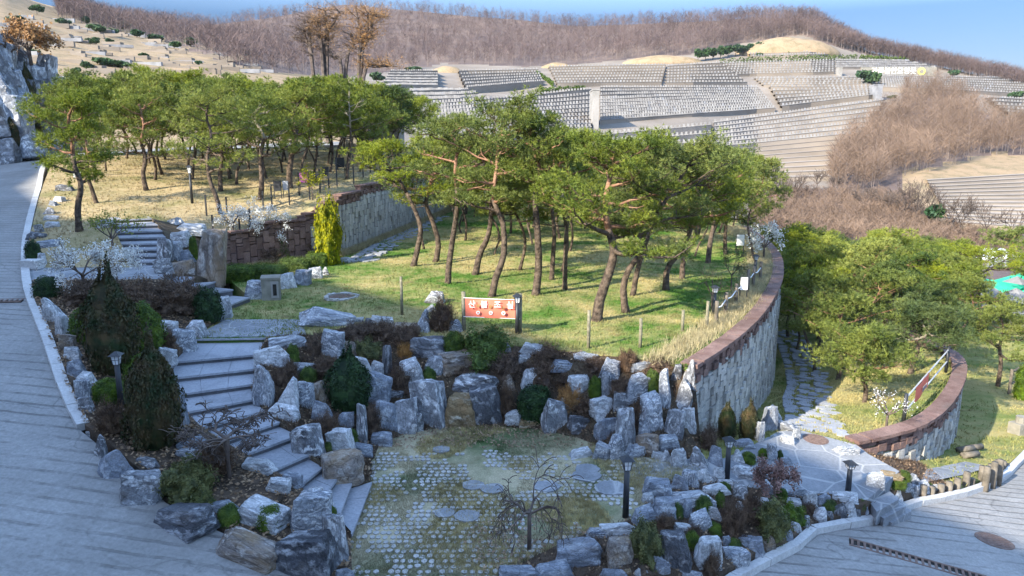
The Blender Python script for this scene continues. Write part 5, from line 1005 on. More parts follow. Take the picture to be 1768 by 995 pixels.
def drain(a, c, w_, lb):
    A, B_ = Vector(hit(*a)), Vector(hit(*c)); root = empty('drain_grate', A); t = B_ - A; L = t.length; rz = math.atan2(t.y, t.x); n = int(L / .11)
    b = MB(); tl = Matrix.Rotation(-math.asin(t.z / L), 4, Vector((-math.sin(rz), math.cos(rz), 0))).to_3x3(); m = t / 2
    b.box((m.x, m.y, m.z - .02), (L, w_, .05), rz, tilt=tl); b.build('channel', M['dark'], root); g = MB(); nr_ = Vector((-math.sin(rz), math.cos(rz), 0))
    for i in range(n): q = t * ((i + .5) / n); g.box((q.x, q.y, q.z + .01), (.045, w_ * .96, .02), rz, tilt=tl)
    for s_ in (-1, 1): q = m + nr_ * s_ * w_ / 2; g.box((q.x, q.y, q.z + .008), (L, .04, .03), rz, tilt=tl)
    g.build('grate_bars', M['iron'], root); return tag(root, lb, 'drain')
drain((1466, 936), (1705, 1003), .26, 'long rusty drain grate across the right road'); drain((-12, 520), (41, 519), .34, 'short rusty drain grate at the edge of the left road')
# log palisade and bench below the small wall
PL = [(1592, 868, 838), (1606, 868, 840), (1622, 866, 836), (1636, 863, 832), (1650, 860, 826), (1665, 858, 815), (1674, 857, 826), (1694, 850, 812), (1700, 848, 806), (1706, 846, 802), (1712, 843, 798), (1717, 840, 795), (1722, 838, 794), (1727, 835, 796), (1733, 832, 800), (1694, 828, 805), (1667, 835, 818)]
for i, (u, vb, vt) in enumerate(sorted(PL)):
    o = stake(u, vb, vt, f'upright weathered log of the palisade beside the right road, {ORD[i]} from the left', .085, 'log', 'palisade_log', 'palisade logs')
    o['category'] = 'log'
b = MB(); P = [Wz(1585, 842, -1.3), Wz(1668, 815, -1.55), Wz(1712, 795, -1.75), Wz(1668, 790, -1.75), Wz(1600, 815, -1.4)]; 
pth = Region(P); tag(link('slate_path', mesh('slate_path', [(p[0], p[1], (G(p[0], p[1]) or p[2]) + .03) for p in P], [(0, 1, 2, 3, 4)]), None, M['slab']), kind='structure')
for i, (u, v) in enumerate(((1668, 775), (1676, 785), (1683, 772))):
    P = hit(u, v + 8); b = MB(); b.tube([(-.25, 0, .1), (.25, .1, .12)], .09, 8); o = b.build('log', M['log'], None, True); o.location = P; tag(o, f'loose grey log lying below the small curved wall, {ORD[i]} from the left', 'log', 'loose logs')
# timber rail on the meadow
Pa = Vector(hit(1742, 680)); root = empty('timber_rail', Pa)
b = MB(); 
for x, y in ((0, 0), (.7, .5), (1.5, 1.1)): b.tube([(x, y, -.2), (x, y, 1.0)], .06, 7)
b.build('post', M['log'], root); b = MB(); b.tube([(0, 0, .9), (1.5, 1.1, .95)], .05, 6); b.tube([(0, 0, .4), (1.5, 1.1, .45)], .05, 6); b.build('rail', M['log'], root); tag(root, 'weathered timber rail on the meadow at the right edge', 'fence')
shrub(1768, 690, 26, 60, 'green', 'rounded yellow green bush beside the timber rail on the meadow'); shrub(1640, 532 + 40, 20, 16, 'dry', 'low rusty tuft of dry grass on the meadow')
P = Vector(hit(1760, 750)); b = MB(); b.box((0, 0, .2), (.5, .4, .4), .3, .02); b.tube([(0, 0, .4), (0, 0, .6)], .16, 10); o = b.build('stone_post', M['stone_tan']); o.location = P; tag(o, 'low pale stone post on the meadow slope at the right edge', 'stone post')

# ------------------------------------------------------------------ paths of stepping stones and the cobbles of the plaza
rn = random.Random(8)
def stepping(centre, wd, name, sx=.5, sy=.32, dens=1.0):
    P = resample([Vector(p) for p in centre], sy * 1.12); b = MB()
    for i, p in enumerate(P[:-1]):
        t = (P[i + 1] - p).normalized(); rz = math.atan2(t.y, t.x) - math.pi / 2; n = Vector((t.y, -t.x, 0)); x = -wd / 2
        while x < wd / 2 - .1:
            w_ = rn.uniform(.7, 1.3) * sx; 
            if rn.random() < .9 * dens:
                q = p + n * (x + w_ / 2); z = G(q.x, q.y)
                if z is not None:
                    k = 7; pl = []
                    for j in range(k): a = j / k * 6.283; c_, s_ = math.cos(a), math.sin(a); e = (abs(c_) ** 4 + abs(s_) ** 4) ** -.25; pl.append((w_ * .46 * e * c_ * rn.uniform(.9, 1.05), sy * .45 * e * s_ * rn.uniform(.88, 1.08)))
                    b.prism([(q.x + X * math.cos(rz) - Y * math.sin(rz), q.y + X * math.sin(rz) + Y * math.cos(rz)) for X, Y in pl], z - .05, z + .045)
            x += w_ + .05
    tag(b.build(name, M['step']), kind='structure')
stepping([hit(*p) for p in ((1402, 745), (1396, 715), (1388, 690), (1392, 665), (1386, 640), (1378, 615), (1366, 592), (1352, 572))], 1.35, 'stepping_stone_path', .42, .27)
stepping([hit(*p) for p in ((618, 452), (655, 428), (690, 408), (725, 392), (762, 374))], 1.1, 'stepping_stone_path', .45, .3)
b = MB(); rn = random.Random(3)
x0, y0, x1, y1 = plaza.bb; yy = y0; ri = 0; pav = []
Y = np.arange(y0, y1, .15)
for ri, yy in enumerate(Y):
    for xx in np.arange(x0, x1, .118):
        X = xx + (.03 * math.sin(ri * 1.7)); 
        m = noise.noise((X * .75 + 3, yy * .75, 0)) + .45 * noise.noise((X * 2.2, yy * 2.2, 5))
        if m > -.14 and yy < 15.3 + noise.noise((X, 0, 2)) * .5 and rn.random() < .9: pav.append((X + rn.uniform(-.012, .012), yy + rn.uniform(-.014, .014)))
pv = np.array(pav); ok = plaza.inside(pv[:, 0], pv[:, 1]); pv = pv[ok]; Z = plaza.z(pv[:, 0], pv[:, 1])
for (X, yy), z in zip(pv, Z):
    hw, hd = rn.uniform(.040, .050), rn.uniform(.046, .058); zz = z + rn.uniform(.008, .028) + noise.noise((X * .45, yy * .45, 3)) * .0
    pl = []
    for j in range(6): a = j / 6 * 6.283 + .5; pl.append((X + hw * 1.1 * math.cos(a) * rn.uniform(.88, 1.1), yy + hd * 1.15 * math.sin(a) * rn.uniform(.88, 1.1)))
    b.prism(pl, z - .05, zz)
tag(b.build('plaza_cobbles', M['paver']), kind='structure'); print('COBBLES', len(pv))
rn = random.Random(12)
for i, (u, v, r) in enumerate(((817, 840, .23), (850, 846, .24), (943, 842, .27), (768, 888, .20), (806, 893, .24), (1013, 823, .30), (1014, 812, .26), (1056, 845, .35), (762, 778, .2))):
    P = hit(u, v); b = MB(); b.prism([(P[0] + r * math.cos(j / 12 * 6.283) * rn.uniform(.9, 1.08), P[1] + r * .9 * math.sin(j / 12 * 6.283) * rn.uniform(.9, 1.08)) for j in range(12)], P[2] - .03, P[2] + .036); o = b.build('stepping_disc', M['slab'])
    tag(o, f'flat round slate disc set among the plaza cobbles, {ORD[i]} of nine', 'stepping stone', 'round slate discs on the plaza')
discs = sorted([o for o in C.objects if o.name.startswith('stepping_disc')], key=lambda o: np.mean([v.co.x / v.co.y for v in o.data.vertices]))
for i, o in enumerate(discs): o['label'] = f'flat round slate disc among the plaza cobbles, {ORD[i]} from the left'

# ------------------------------------------------------------------ grass, straw and fallen leaves
def scatter_grass(rg, n, name, mat, L, Wn, nb=3, seed=1, bias=1.6, keep=None, spreadz=.5, bump_=0):
    rng = np.random.default_rng(seed); x0, y0, x1, y1 = rg.bb; N = n * 4; X = rng.uniform(x0, x1, N); Yv = y0 + (y1 - y0) * rng.uniform(0, 1, N) ** bias
    m = rg.inside(X, Yv)
    if keep is not None: m &= keep(X, Yv)
    X, Yv = X[m][:n], Yv[m][:n]; Z = rg.z(X, Yv) + bump_ * np.array([noise.noise((x * .45, y * .45, 3)) for x, y in zip(X, Yv)])
    c = np.repeat(np.stack([X, Yv, Z - .005], 1), nb, 0) + rng.normal(size=(len(X) * nb, 3)) * np.array([.03, .03, 0]); d = rng.normal(size=c.shape) * spreadz; d[:, 2] = np.abs(d[:, 2]) + .6
    d /= np.linalg.norm(d, axis=1)[:, None]; V, Fc = blades(c, d, rng.uniform(.6, 1.3, len(c)) * L, Wn, rng)
    return tag(link(name, mesh(name, V, Fc), None, mat), kind='stuff', label='short grass growing on the ground', cat='grass')
nz = lambda X, Yv, s, o: np.array([noise.noise((x * s + o, y * s, 1)) for x, y in zip(X, Yv)])
scatter_grass(lawn, 46000, 'lawn_grass', M['lawn'], .075, .022, 3, 1, 1.7, bump_=.1)['label'] = 'short green and straw grass of the pine lawn'
scatter_grass(upper, 16000, 'upper_lawn_grass', M['upper'], .08, .03, 3, 2, 1.4, bump_=.12)['label'] = 'dry straw grass of the upper lawn'
scatter_grass(terr2, 16000, 'lower_terrace_grass', M['meadow'], .08, .028, 3, 3, 1.4)['label'] = 'patchy grass of the lower terrace by the stepping stones'
scatter_grass(meadow, 14000, 'meadow_grass', M['meadow'], .10, .035, 3, 4, 1.4)['label'] = 'sunny meadow grass beyond the small wall'
scatter_grass(plaza, 24000, 'plaza_grass', M['plaza'], .05, .012, 3, 5, 1.2, lambda X, Y_: nz(X, Y_, .75, 3) + .45 * nz(X, Y_, 2.2, 0) * 0 < .12)['label'] = 'matted grass between the plaza cobbles'
scatter_grass(plaza, 14000, 'plaza_straw', M['straw'], .07, .010, 4, 6, 1.2, lambda X, Y_: nz(X, Y_, .6, 9) > .05)['label'] = 'dry straw patches on the plaza'
scatter_grass(rockery, 9000, 'rockery_straw', M['azalea'], .12, .014, 4, 7, 1)['label'] = 'dry brown stems between the rockery rocks'
scatter_grass(bed_r, 5000, 'rock_bed_straw', M['azalea'], .10, .012, 4, 8, 1)['label'] = 'dry brown stems between the rocks of the right bed'
# long grass strip behind the coping of the curved wall
rng = np.random.default_rng(9); cc = []
for m_, n_, zt in CVr:
    for _ in range(150): cc.append((m_.x - n_.x * rng.uniform(.35, 1.3), m_.y - n_.y * rng.uniform(.35, 1.3), 1.62))
cc = np.array(cc) + rng.normal(size=(len(cc), 3)) * np.array([.1, .1, 0]); d = rng.normal(size=cc.shape) * .5; d[:, 2] = np.abs(d[:, 2]) + .8; d /= np.linalg.norm(d, axis=1)[:, None]; V, Fc = blades(cc, d, .22, .016, rng)
tag(link('wall_top_grass', mesh('wall_top_grass', V, Fc), None, M['straw']), 'long dry grass strip behind the coping of the curved wall', 'grass', kind='stuff')
cc = []
for m_, n_, zt in CVl:
    for _ in range(90): cc.append((m_.x + n_.x * rng.uniform(.05, .5), m_.y + n_.y * rng.uniform(.05, .5), 1.64))
cc = np.array(cc); d = rng.normal(size=cc.shape) * .45; d[:, 2] = np.abs(d[:, 2]) + .8; d /= np.linalg.norm(d, axis=1)[:, None]; V, Fc = blades(cc, d, .32, .02, rng)
tag(link('wall_foot_grass', mesh('wall_foot_grass', V, Fc), None, M['straw']), 'dry grass tufts along the foot of the upper block wall', 'grass', kind='stuff')
def litter(rg, n, name, lb, seed, keep=None, size=.05):
    rng = np.random.default_rng(seed); x0, y0, x1, y1 = rg.bb; X = rng.uniform(x0, x1, n * 4); Yv = rng.uniform(y0, y1, n * 4); m = rg.inside(X, Yv)
    if keep is not None: m &= keep(X, Yv)
    X, Yv = X[m][:n], Yv[m][:n]; c = np.stack([X, Yv, rg.z(X, Yv) + rng.uniform(.01, .07, len(X))], 1); nr_ = rng.normal(size=c.shape) * .45; nr_[:, 2] += 1; nr_ /= np.linalg.norm(nr_, axis=1)[:, None]
    V, Fc = leaf_quads(c, nr_, size, rng, 1.5); tag(link(name, mesh(name, V, Fc), None, M['deadleaf']), lb, 'fallen leaves', kind='stuff')
litter(bed, 9000, 'fallen_leaves', 'brown fallen leaves covering the left planting bed', 1)
litter(plaza, 2600, 'fallen_leaves', 'fallen leaves gathered on the plaza under the rockery and the weeping maple', 2, lambda X, Y_: (Y_ > 15.6) | (np.hypot(X - .3, Y_ - 11.6) < 1.1), .04)
litter(rockery, 3500, 'fallen_leaves', 'fallen leaves caught between the rockery rocks', 3, None, .045); litter(bed_r, 2200, 'fallen_leaves', 'fallen leaves between the rocks of the right bed', 4, None, .04)

# ------------------------------------------------------------------ the cemetery hillside beyond the valley
def pin(poly, X, Y_):
    r = False; x1, y1 = poly[-1]
    for x2, y2 in poly:
        if (y1 > Y_) != (y2 > Y_) and X < (x2 - x1) * (Y_ - y1) / (y2 - y1) + x1: r = not r
        x1, y1 = x2, y2
    return r
TP = [ # corners TL TR BR BL in the photo, rows, label, fraction of rows with stones, spacing
 ((716, 186), (1021, 160), (1021, 236), (716, 250), 11, 'long terraced retaining walls with graves left of the tall concrete pier', 1, 1.3),
 ((1036, 156), (1306, 153), (1338, 192), (1036, 216), 10, 'dense white grave terraces right of the tall concrete pier', 1, 1.1),
 ((1326, 153), (1512, 152), (1512, 168), (1350, 192), 6, 'grave terraces between the slanting stairs and the dark pier', 1, 1.3),
 ((1232, 214), (1530, 176), (1436, 312), (1232, 316), 15, 'broad bare concrete terraces above the valley, few graves', .5, 1.2),
 ((1030, 236), (1228, 218), (1228, 300), (1030, 306), 6, 'lower concrete terraces left of the broad bare ones', .5, 1.6),
 ((1244, 112), (1440, 107), (1440, 130), (1270, 134), 6, 'grave terraces under the long clipped hedge', 1, 1.3),
 ((1442, 107), (1560, 107), (1620, 122), (1442, 122), 4, 'grave terraces right below the hedge, above the lettered wall', 1, 1.3),
 ((1300, 138), (1520, 136), (1520, 151), (1318, 152), 4, 'thin grave terraces above the dense white field', 1, 1.4),
 ((1522, 134), (1800, 140), (1800, 170), (1522, 156), 7, 'grave terraces stretching right beyond the lettered wall', 1, 1.4),
 ((1700, 172), (1800, 176), (1800, 205), (1740, 200), 5, 'grave terraces at the right edge above the wood', 1, 1.3),
 ((676, 130), (756, 128), (756, 158), (660, 160), 6, 'leftmost white grave terraces under the first grass mound', 1, 1.1),
 ((790, 128), (928, 124), (938, 148), (806, 162), 6, 'white grave terraces right of the first grass mound', 1, 1.1),
 ((946, 120), (1150, 116), (1142, 150), (962, 152), 7, 'white grave terraces in the middle of the hill', 1, 1.1),
 ((1152, 118), (1240, 112), (1290, 150), (1150, 151), 7, 'reddish grave terraces beside the middle field', 1, 1.4),
 ((706, 162), (800, 160), (840, 176), (712, 184), 3, 'short white grave terraces above the long walls', 1, 1.1),
 ((1290, 96), (1400, 92), (1430, 98), (1300, 104), 2, 'small terraces just below the largest grass mound', 1, 1.2),
 ((1598, 312), (1800, 300), (1800, 400), (1640, 388), 14, 'sandy bare terraces at the lower right of the far slope', 0, 1.2)]
stones = []
for ti, (a, b2, c, d, n, lb, fr, spc) in enumerate(TP):
    b = MB(); ns = max(6, int((b2[0] - a[0]) / 14)); rn = random.Random(ti)
    Pg = []
    for i in range(n + 1):
        f = i / n; row = []
        for j in range(ns + 1):
            s = j / ns; uT, vT = a[0] + (b2[0] - a[0]) * s, a[1] + (b2[1] - a[1]) * s; uB, vB = d[0] + (c[0] - d[0]) * s, d[1] + (c[1] - d[1]) * s
            row.append(Vector(far(uB + (uT - uB) * f, vB + (vT - vB) * f)))
        Pg.append(row)
    for i in range(n):
        for j in range(ns):
            p, q = Pg[i][j], Pg[i][j + 1]; p2, q2 = Pg[i + 1][j], Pg[i + 1][j + 1]; zt = max(p2.z, p.z + .25) + .25; zq = max(q2.z, q.z + .25) + .25
            b.mi = 0; b.add([(p.x, p.y, p.z - 1), (q.x, q.y, q.z - 1), (q.x, q.y, zq), (p.x, p.y, zt)], [(0, 1, 2, 3)])
            b.add([(p.x, p.y, zt), (q.x, q.y, zq), (q2.x, q2.y, zq), (p2.x, p2.y, zt)], [(0, 1, 2, 3)])
            ov = .06; b.mi = 1; b.add([(p.x, p.y - ov, zt - .1), (q.x, q.y - ov, zq - .1), (q.x, q.y - ov, zq - .02), (p.x, p.y - ov, zt - .02), (p.x, p.y, zt - .02), (q.x, q.y, zq - .02)], [(0, 1, 2, 3), (3, 2, 5, 4)])  # dark strip at the riser top stands in for the shadow line
        if i / n >= 1 - fr:
            A, B_ = Pg[i][0], Pg[i][-1]; L = sum((Pg[i][j + 1] - Pg[i][j]).length for j in range(ns)); k = int(L / spc)
            for j in range(k):
                s = (j + .5) / k * ns; jj = min(ns - 1, int(s)); q = Pg[i][jj].lerp(Pg[i][jj + 1], s - jj); q2 = Pg[i + 1][jj].lerp(Pg[i + 1][jj + 1], s - jj); dy = (q2 - q); dy.z = 0
                stones.append((q.x + dy.x * .35, q.y + dy.y * .35, max(q2.z, q.z + .25) + .25))
    o = b.build('terraced_graveyard', [M['terrace_light' if ti in (3, 4, 16) else 'terrace'], M['terrace_shadow']]); tag(o, lb, 'terraces')
# ends of the walls show as stepped solid: tall piers
def pier(u, vb, vt, wpx, lb, dp=6, mat='concrete', d=None, cat='pier', name='concrete_pier'):
    P = far(u, vb) if d is None else Wd(u, vb, d); k = ppm(P); H = Hof(P, vt); b = MB(); b.box((0, dp / 2 - .5, H / 2 - .5), (wpx / k, dp, H + 1), jit=.0); b.box((0, dp / 2 - .5, H + .1), (wpx / k * 1.15, dp * 1.03, .25)); o = b.build(name, M[mat]); o.location = P; return tag(o, lb, cat)
pier(1028, 222, 156, 10, 'tall concrete pier standing between two grave fields', 8); pier(1517, 172, 147, 8, 'dark concrete pier at the right end of the terraces', 5, 'gravedark'); pier(1450, 133, 117, 5, 'small pale pier above the lettered wall', 3)
# gravestones: the nearest 300 each a thing, the rest one mass
def grave_mb(b, x, y, z, rn, s=1.0):
    b.box((x, y, z + .12 * s), (.95 * s, .8 * s, .24 * s)); b.box((x, y + .1, z + .55 * s), (.55 * s, .16 * s, .65 * s)); b.box((x, y - .28 * s, z + .3 * s), (.4 * s, .15 * s, .14 * s))
stones.sort(key=lambda p: p[1]); print('STONES', len(stones)); gm = []
for k in range(3):
    b = MB(); grave_mb(b, 0, 0, 0, None, .75 + .06 * k); me = mesh('gravestone', b.v, b.f); me.materials.append(M['grave']); gm.append(me)
rn = random.Random(1)
for p in stones[:300]:
    o = bpy.data.objects.new('gravestone', rn.choice(gm)); C.objects.link(o); o.location = p; tag(o, 'small pale granite gravestone on the far terraces', 'gravestone', 'gravestones on the far terraces')
b = MB()
for p in stones[300:]:
    b.mi = 1 if rn.random() < .08 else 0; grave_mb(b, *p, rn, rn.uniform(.72, .9))
tag(b.build('distant_gravestones', [M['grave'], M['gravedark']]), 'rows of pale gravestones covering the far hillside', 'gravestones', kind='stuff')
# wall with lettering
root = empty('lettered_wall', far(1550, 131)); P0 = Vector(root.location); k = ppm(P0); Wl = 130 / k; Hl = 14 / k; b = MB(); b.box((0, 0, Hl / 2 - .5), (Wl, 1, Hl + 1)); wl = b.build('wall', M['stone_tan'], root)
text_mesh('가족봉안묘', 'lettering', root, Hl * .86, (-Wl * .5 + 72 / k - 0, -.6, Hl * .52), 0, M['white'], .08).location.x = -Wl / 2 + 45 / k
text_mesh('영옷', 'lettering', root, Hl * .86, (-Wl / 2 + 84 / k, -.6, Hl * .52), 0, M['white'], .08)
b = MB(); b.tube([(-Wl / 2 + 104 / k, -.5, Hl * .5), (-Wl / 2 + 104 / k, -.75, Hl * .5)], Hl * .46, 20); b.build('emblem', M['yellow'], root); b = MB(); b.tube([(-Wl / 2 + 104 / k, -.7, Hl * .5), (-Wl / 2 + 104 / k, -.8, Hl * .5)], Hl * .26, 16); b.build('emblem', M['stone_tan'], root)
tag(root, 'pale wall with large white Korean letters and a yellow ring on the far hill', 'wall')
# grass mounds
def mound(u, vb, vt, wpx, lb, dp=.6):
    P = far(u, vb); k = ppm(P); W = wpx / k; H = Hof(P, vt); bm = bmesh.new(); bmesh.ops.create_icosphere(bm, subdivisions=4, radius=1)
    for v in bm.verts:
        z = max(-.3, v.co.z); r = 1; v.co = Vector((v.co.x * W / 2, v.co.y * W / 2 * dp, (z ** 1.2 if z > 0 else z) * H)) + Vector((0, 0, noise.noise(v.co * 2) * H * .1))
    me = bpy.data.meshes.new('m'); bm.to_mesh(me); bm.free(); me.polygons.foreach_set('use_smooth', [True] * len(me.polygons)); o = link('grass_mound', me, None, M['tan_hill']); o.location = (P[0], P[1] + W * dp * .3, P[2] - .5); return tag(o, lb, 'burial mound')
mound(771, 126, 111, 62, 'small straw coloured burial mound left on the far hill'); mound(962, 118, 105, 60, 'low burial mound in the middle of the far hill'); mound(1368, 92, 60, 190, 'largest straw coloured burial mound near the hilltop', .5); mound(1150, 108, 92, 150, 'long low bare bank below the middle of the wood', .4)
# hedges and evergreens on the far hill
def far_hedge(u0, u1, v0, v1, h, lb, seed):
    b = []; rng = np.random.default_rng(seed); A, B_ = Vector(far(u0, v0)), Vector(far(u1, v1)); L = (B_ - A).length; n = int(L * 26); f = rng.uniform(0, 1, n); pp = [Vector(far(u0 + (u1 - u0) * t, v0 + (v1 - v0) * t)) for t in np.linspace(0, 1, 24)]
    P = np.array([pp[min(22, int(t * 23))].lerp(pp[min(22, int(t * 23)) + 1], t * 23 - int(t * 23)) for t in f]); hh = h * (.8 + .3 * np.sin(f * L * .9) ** 2); c = P + np.stack([rng.normal(size=n) * .1, rng.uniform(-.6, .6, n), rng.uniform(0, 1, n) * hh], 1)
    nr_ = rng.normal(size=c.shape); nr_ /= np.linalg.norm(nr_, axis=1)[:, None]; V, Fc = leaf_quads(c, nr_, .42, rng); tag(link('far_hedge', mesh('far_hedge', V, Fc), None, M['box']), lb, 'hedge')
far_hedge(1242, 1352, 112, 106, 2.2, 'long clipped hedge on the far hill, left stretch', 1); far_hedge(1356, 1480, 106, 104, 2.2, 'long clipped hedge on the far hill, middle stretch', 2); far_hedge(1484, 1580, 104, 108, 2.0, 'long clipped hedge on the far hill, right stretch', 3); far_hedge(1336, 1362, 82, 97, 1.5, 'short slanting hedge below the largest mound', 4); far_hedge(926, 955, 130, 150, 1.6, 'slanting hedge between two white grave fields', 5); far_hedge(930, 1010, 160, 155, 1.3, 'low hedge above the long terraced walls', 6)
def far_tree(u, vb, vt, wpx, lb, seed, P=None, mat='farneedle'):
    P = P or far(u, vb); k = ppm(P); W = wpx / k; H = Hof(P, vt); rng = np.random.default_rng(seed); root = empty('evergreen_tree', P); b = MB(); b.tube([(0, 0, -.3), (0, 0, H * .7)], [H * .03, H * .015], 6); b.build('trunk', M['bark'], root)
    n = 7; c = []; 
    for _ in range(n): a = rng.uniform(0, 6.28); r = rng.uniform(0, .32) * W; q = rng.normal(size=(70, 3)); q /= np.linalg.norm(q, axis=1)[:, None]; c.append(q * rng.uniform(.6, 1, (70, 1)) * np.array([W * .28, W * .28, H * .2]) + np.array([math.cos(a) * r, math.sin(a) * r, H * rng.uniform(.42, .82)]))
    c = np.concatenate(c); nr_ = rng.normal(size=c.shape); nr_ /= np.linalg.norm(nr_, axis=1)[:, None]; V, Fc = leaf_quads(c, nr_, W * .13, rng); link('crown', mesh('crown', V, Fc), root, M[mat]); return tag(root, lb, 'evergreen tree', 'evergreens on the far hills')
far_tree(1500, 150, 120, 40, 'dark bushy evergreen beside the lettered wall', 1)
for i, u in enumerate(range(1205, 1330, 13)): far_tree(u, 106 - (u - 1205) * .13, 84 - (u - 1205) * .11, 20, f'far pine in the row left of the largest mound, {ORD[i]} from the left', 20 + i)
for i, (u, v, w_, h_) in enumerate(((64, 25, 26, 16), (110, 45, 22, 14), (150, 45, 16, 18), (168, 58, 28, 16), (195, 62, 22, 12), (330, 84, 28, 22), (352, 74, 14, 10), (372, 76, 20, 12), (395, 80, 20, 12), (418, 82, 22, 12), (430, 102, 24, 18), (160, 78, 24, 14), (190, 76, 14, 10), (150, 122, 26, 16), (180, 114, 40, 12), (210, 118, 34, 12), (130, 128, 18, 12), (715, 126, 34, 10), (345, 115, 16, 10), (650, 142, 30, 16), (1310, 100, 14, 8), (1540, 172, 16, 8), (1752, 172, 22, 14), (1605, 128, 16, 12), (1645, 132, 24, 10), (25, 40, 30, 14), (80, 60, 20, 8), (250, 100, 20, 8), (60, 95, 22, 9), (300, 46, 14, 12), (215, 52, 30, 14), (236, 66, 26, 14), (268, 72, 30, 12), (300, 84, 24, 12), (180, 36, 24, 16), (350, 60, 20, 10))):
    far_tree(u, v, v - h_, w_, f'small dark evergreen clump on the far slopes, {ORD[i]} counted outwards', 60 + i)
ft = sorted([o for o in C.objects if o.get('label', '').startswith('small dark evergreen clump')], key=lambda o: o.location.x / o.location.y)
for i, o in enumerate(ft): o['label'] = f'small dark evergreen clump on the far slopes, {ORD[i]} from the left' if i < 18 else f'small dark evergreen clump on the far slopes, {ORD[len(ft) - 1 - i]} from the right'
# plots and low walls on the dry left hill
b = MB(); rn = random.Random(6)
PLOT = []
for _ in range(120):
    u = rn.uniform(-20, 450); v = rn.uniform(30 + max(0, u - 60) * .14, 128 if u > 150 else 110)
    P = far(u, v); L = rn.uniform(3, 10); PLOT.append((P, L))
for P, L in PLOT:
    b.mi = 0 if rn.random() < .6 else 1; b.box((P[0], P[1], P[2] + .05), (L, .6, rn.uniform(.5, 1.2)), rn.uniform(-.1, .3))
    if rn.random() < .5: b.mi = 0; b.box((P[0], P[1] + 2, P[2] + .6), (L * .4, 1.5, .8), 0, .1)
tag(b.build('grave_plots', [M['terrace'], M['gravedark']]), 'scattered low walls and grave plots on the dry left hillside', 'grave plots', kind='stuff')

# ------------------------------------------------------------------ leafless woods
def wood(name, n, pick, H, lb, nt_=34, tw=.10, seed=1, trw=.22, spread=.30, mat='fartwig', tmat='farbark', base=.3):
    rng = np.random.default_rng(seed); rn_ = random.Random(seed); P = []
    while len(P) < n:
        q = pick(rn_)
        if q is not None: P.append(q)
    P = np.array(P); h = rng.uniform(H[0], H[1], n); cs = []; ds = []; Ls = []; ws = []
    tv = rng.normal(size=(n, 3)) * .05; tv[:, 2] = 1; tv /= np.linalg.norm(tv, axis=1)[:, None]
    for k in range(nt_):
        f = rng.uniform(base, .85, n); c = P + tv * (h * f)[:, None]; a = rng.uniform(0, 6.283, n); up_ = rng.uniform(.35, 1.6, n); d = np.stack([np.cos(a), np.sin(a), up_], 1); d /= np.linalg.norm(d, axis=1)[:, None]; off = d * (h * rng.uniform(0, .14, n))[:, None]
        cs.append(c + off); ds.append(d); Ls.append(h * rng.uniform(.12, spread + .06, n)); ws.append(np.full(n, tw))
    c = np.concatenate(cs); d = np.concatenate(ds); V1, F1 = blades(c, d, np.concatenate(Ls), np.concatenate(ws), rng); V2, F2 = blades(P - np.array([0, 0, .3]), tv, h * .95, trw, rng)
    me = mesh(name, np.r_[V1, V2], F1.tolist() + (F2 + len(V1)).tolist()); o = link(name, me, None, [M[mat], M[tmat]]); me.polygons.foreach_set('material_index', [0] * len(F1) + [1] * len(F2)); return tag(o, lb, 'leafless wood', kind='stuff')
LB = [(380, 112), (470, 128), (600, 132), (700, 122), (760, 112), (900, 116), (1000, 108), (1100, 98), (1180, 94), (1240, 84), (1290, 74), (1380, 60), (1450, 82), (1530, 98), (1600, 114), (1768, 136), (2100, 180)]
RV = lambda u: np.interp(u, FU, FV[:, 6])
def pick_f(rn_):
    u = rn_.uniform(100, 1900); lo = RV(u) - 1
    if u < 380: hi = lo + 24 + (u - 240) * .25 if u > 240 else lo + 22
    else: hi = np.interp(u, [p[0] for p in LB], [p[1] for p in LB])
    hi = max(hi, lo + 6); return far(u, lo + (hi - lo) * rn_.random() ** 1.15)
wood('ridge_wood', 9500, pick_f, (4.5, 7.5), 'leafless purple brown wood covering the far ridge', 34, .085, 3, .12, .34, base=.12)
RW = [(1545, 190), (1570, 158), (1640, 160), (1700, 205), (1770, 225), (1900, 240), (1900, 285), (1768, 268), (1700, 268), (1650, 285), (1560, 305), (1500, 335), (1440, 335), (1425, 305), (1470, 250), (1530, 205)]
def pick_r(rn_):
    u, v = rn_.uniform(1420, 1900), rn_.uniform(155, 336)
    return far(u, v) if pin(RW, u, v) else None
wood('bare_wood', 900, pick_r, (4.5, 8), 'leafless brown wood on the near side of the far slope', 110, .05, 5, .13, .30, 'scrubtwig', base=.15)
SC = [(1290, 335), (1420, 335), (1500, 340), (1560, 345), (1620, 395), (1700, 415), (1768, 432), (1768, 445), (1640, 430), (1560, 425), (1480, 425), (1400, 415), (1300, 390)]
def pick_s(rn_):
    u, v = rn_.uniform(1285, 1768), rn_.uniform(330, 446)
    return far(u, v) if pin(SC, u, v) else None
wood('dry_scrub', 1700, pick_s, (1.0, 2.4), 'tangled dry brown scrub on the valley side', 46, .05, 6, .06, .5, 'scrubtwig', base=.02)
rn = random.Random(2)
BT = sorted([(1375, 345, 295), (1410, 330, 290), (1560, 385, 310), (1580, 390, 305), (1600, 395, 315), (1640, 405, 330), (1655, 408, 335), (1700, 415, 345), (1530, 372, 325), (1345, 350, 305), (1490, 365, 320), (1745, 418, 360), (1350, 330, 300), (1440, 338, 300)])
for i, (u, vb, vt) in enumerate(BT):
    P = far(u, vb); small_tree('bare_tree', P, Hof(P, vt), 200 + i, f'leafless tree standing in the dry scrub of the valley, {ORD[i]} from the left', 'bare tree', None, trunk=.3, lev=4, kids=(3, 4), spread=.6, r=.09, minr=.022, group='bare trees in the scrub', up=.06)
far_tree(1612, 400, 352, 34, 'single dark conifer in the dry scrub below the sandy terraces', 99)
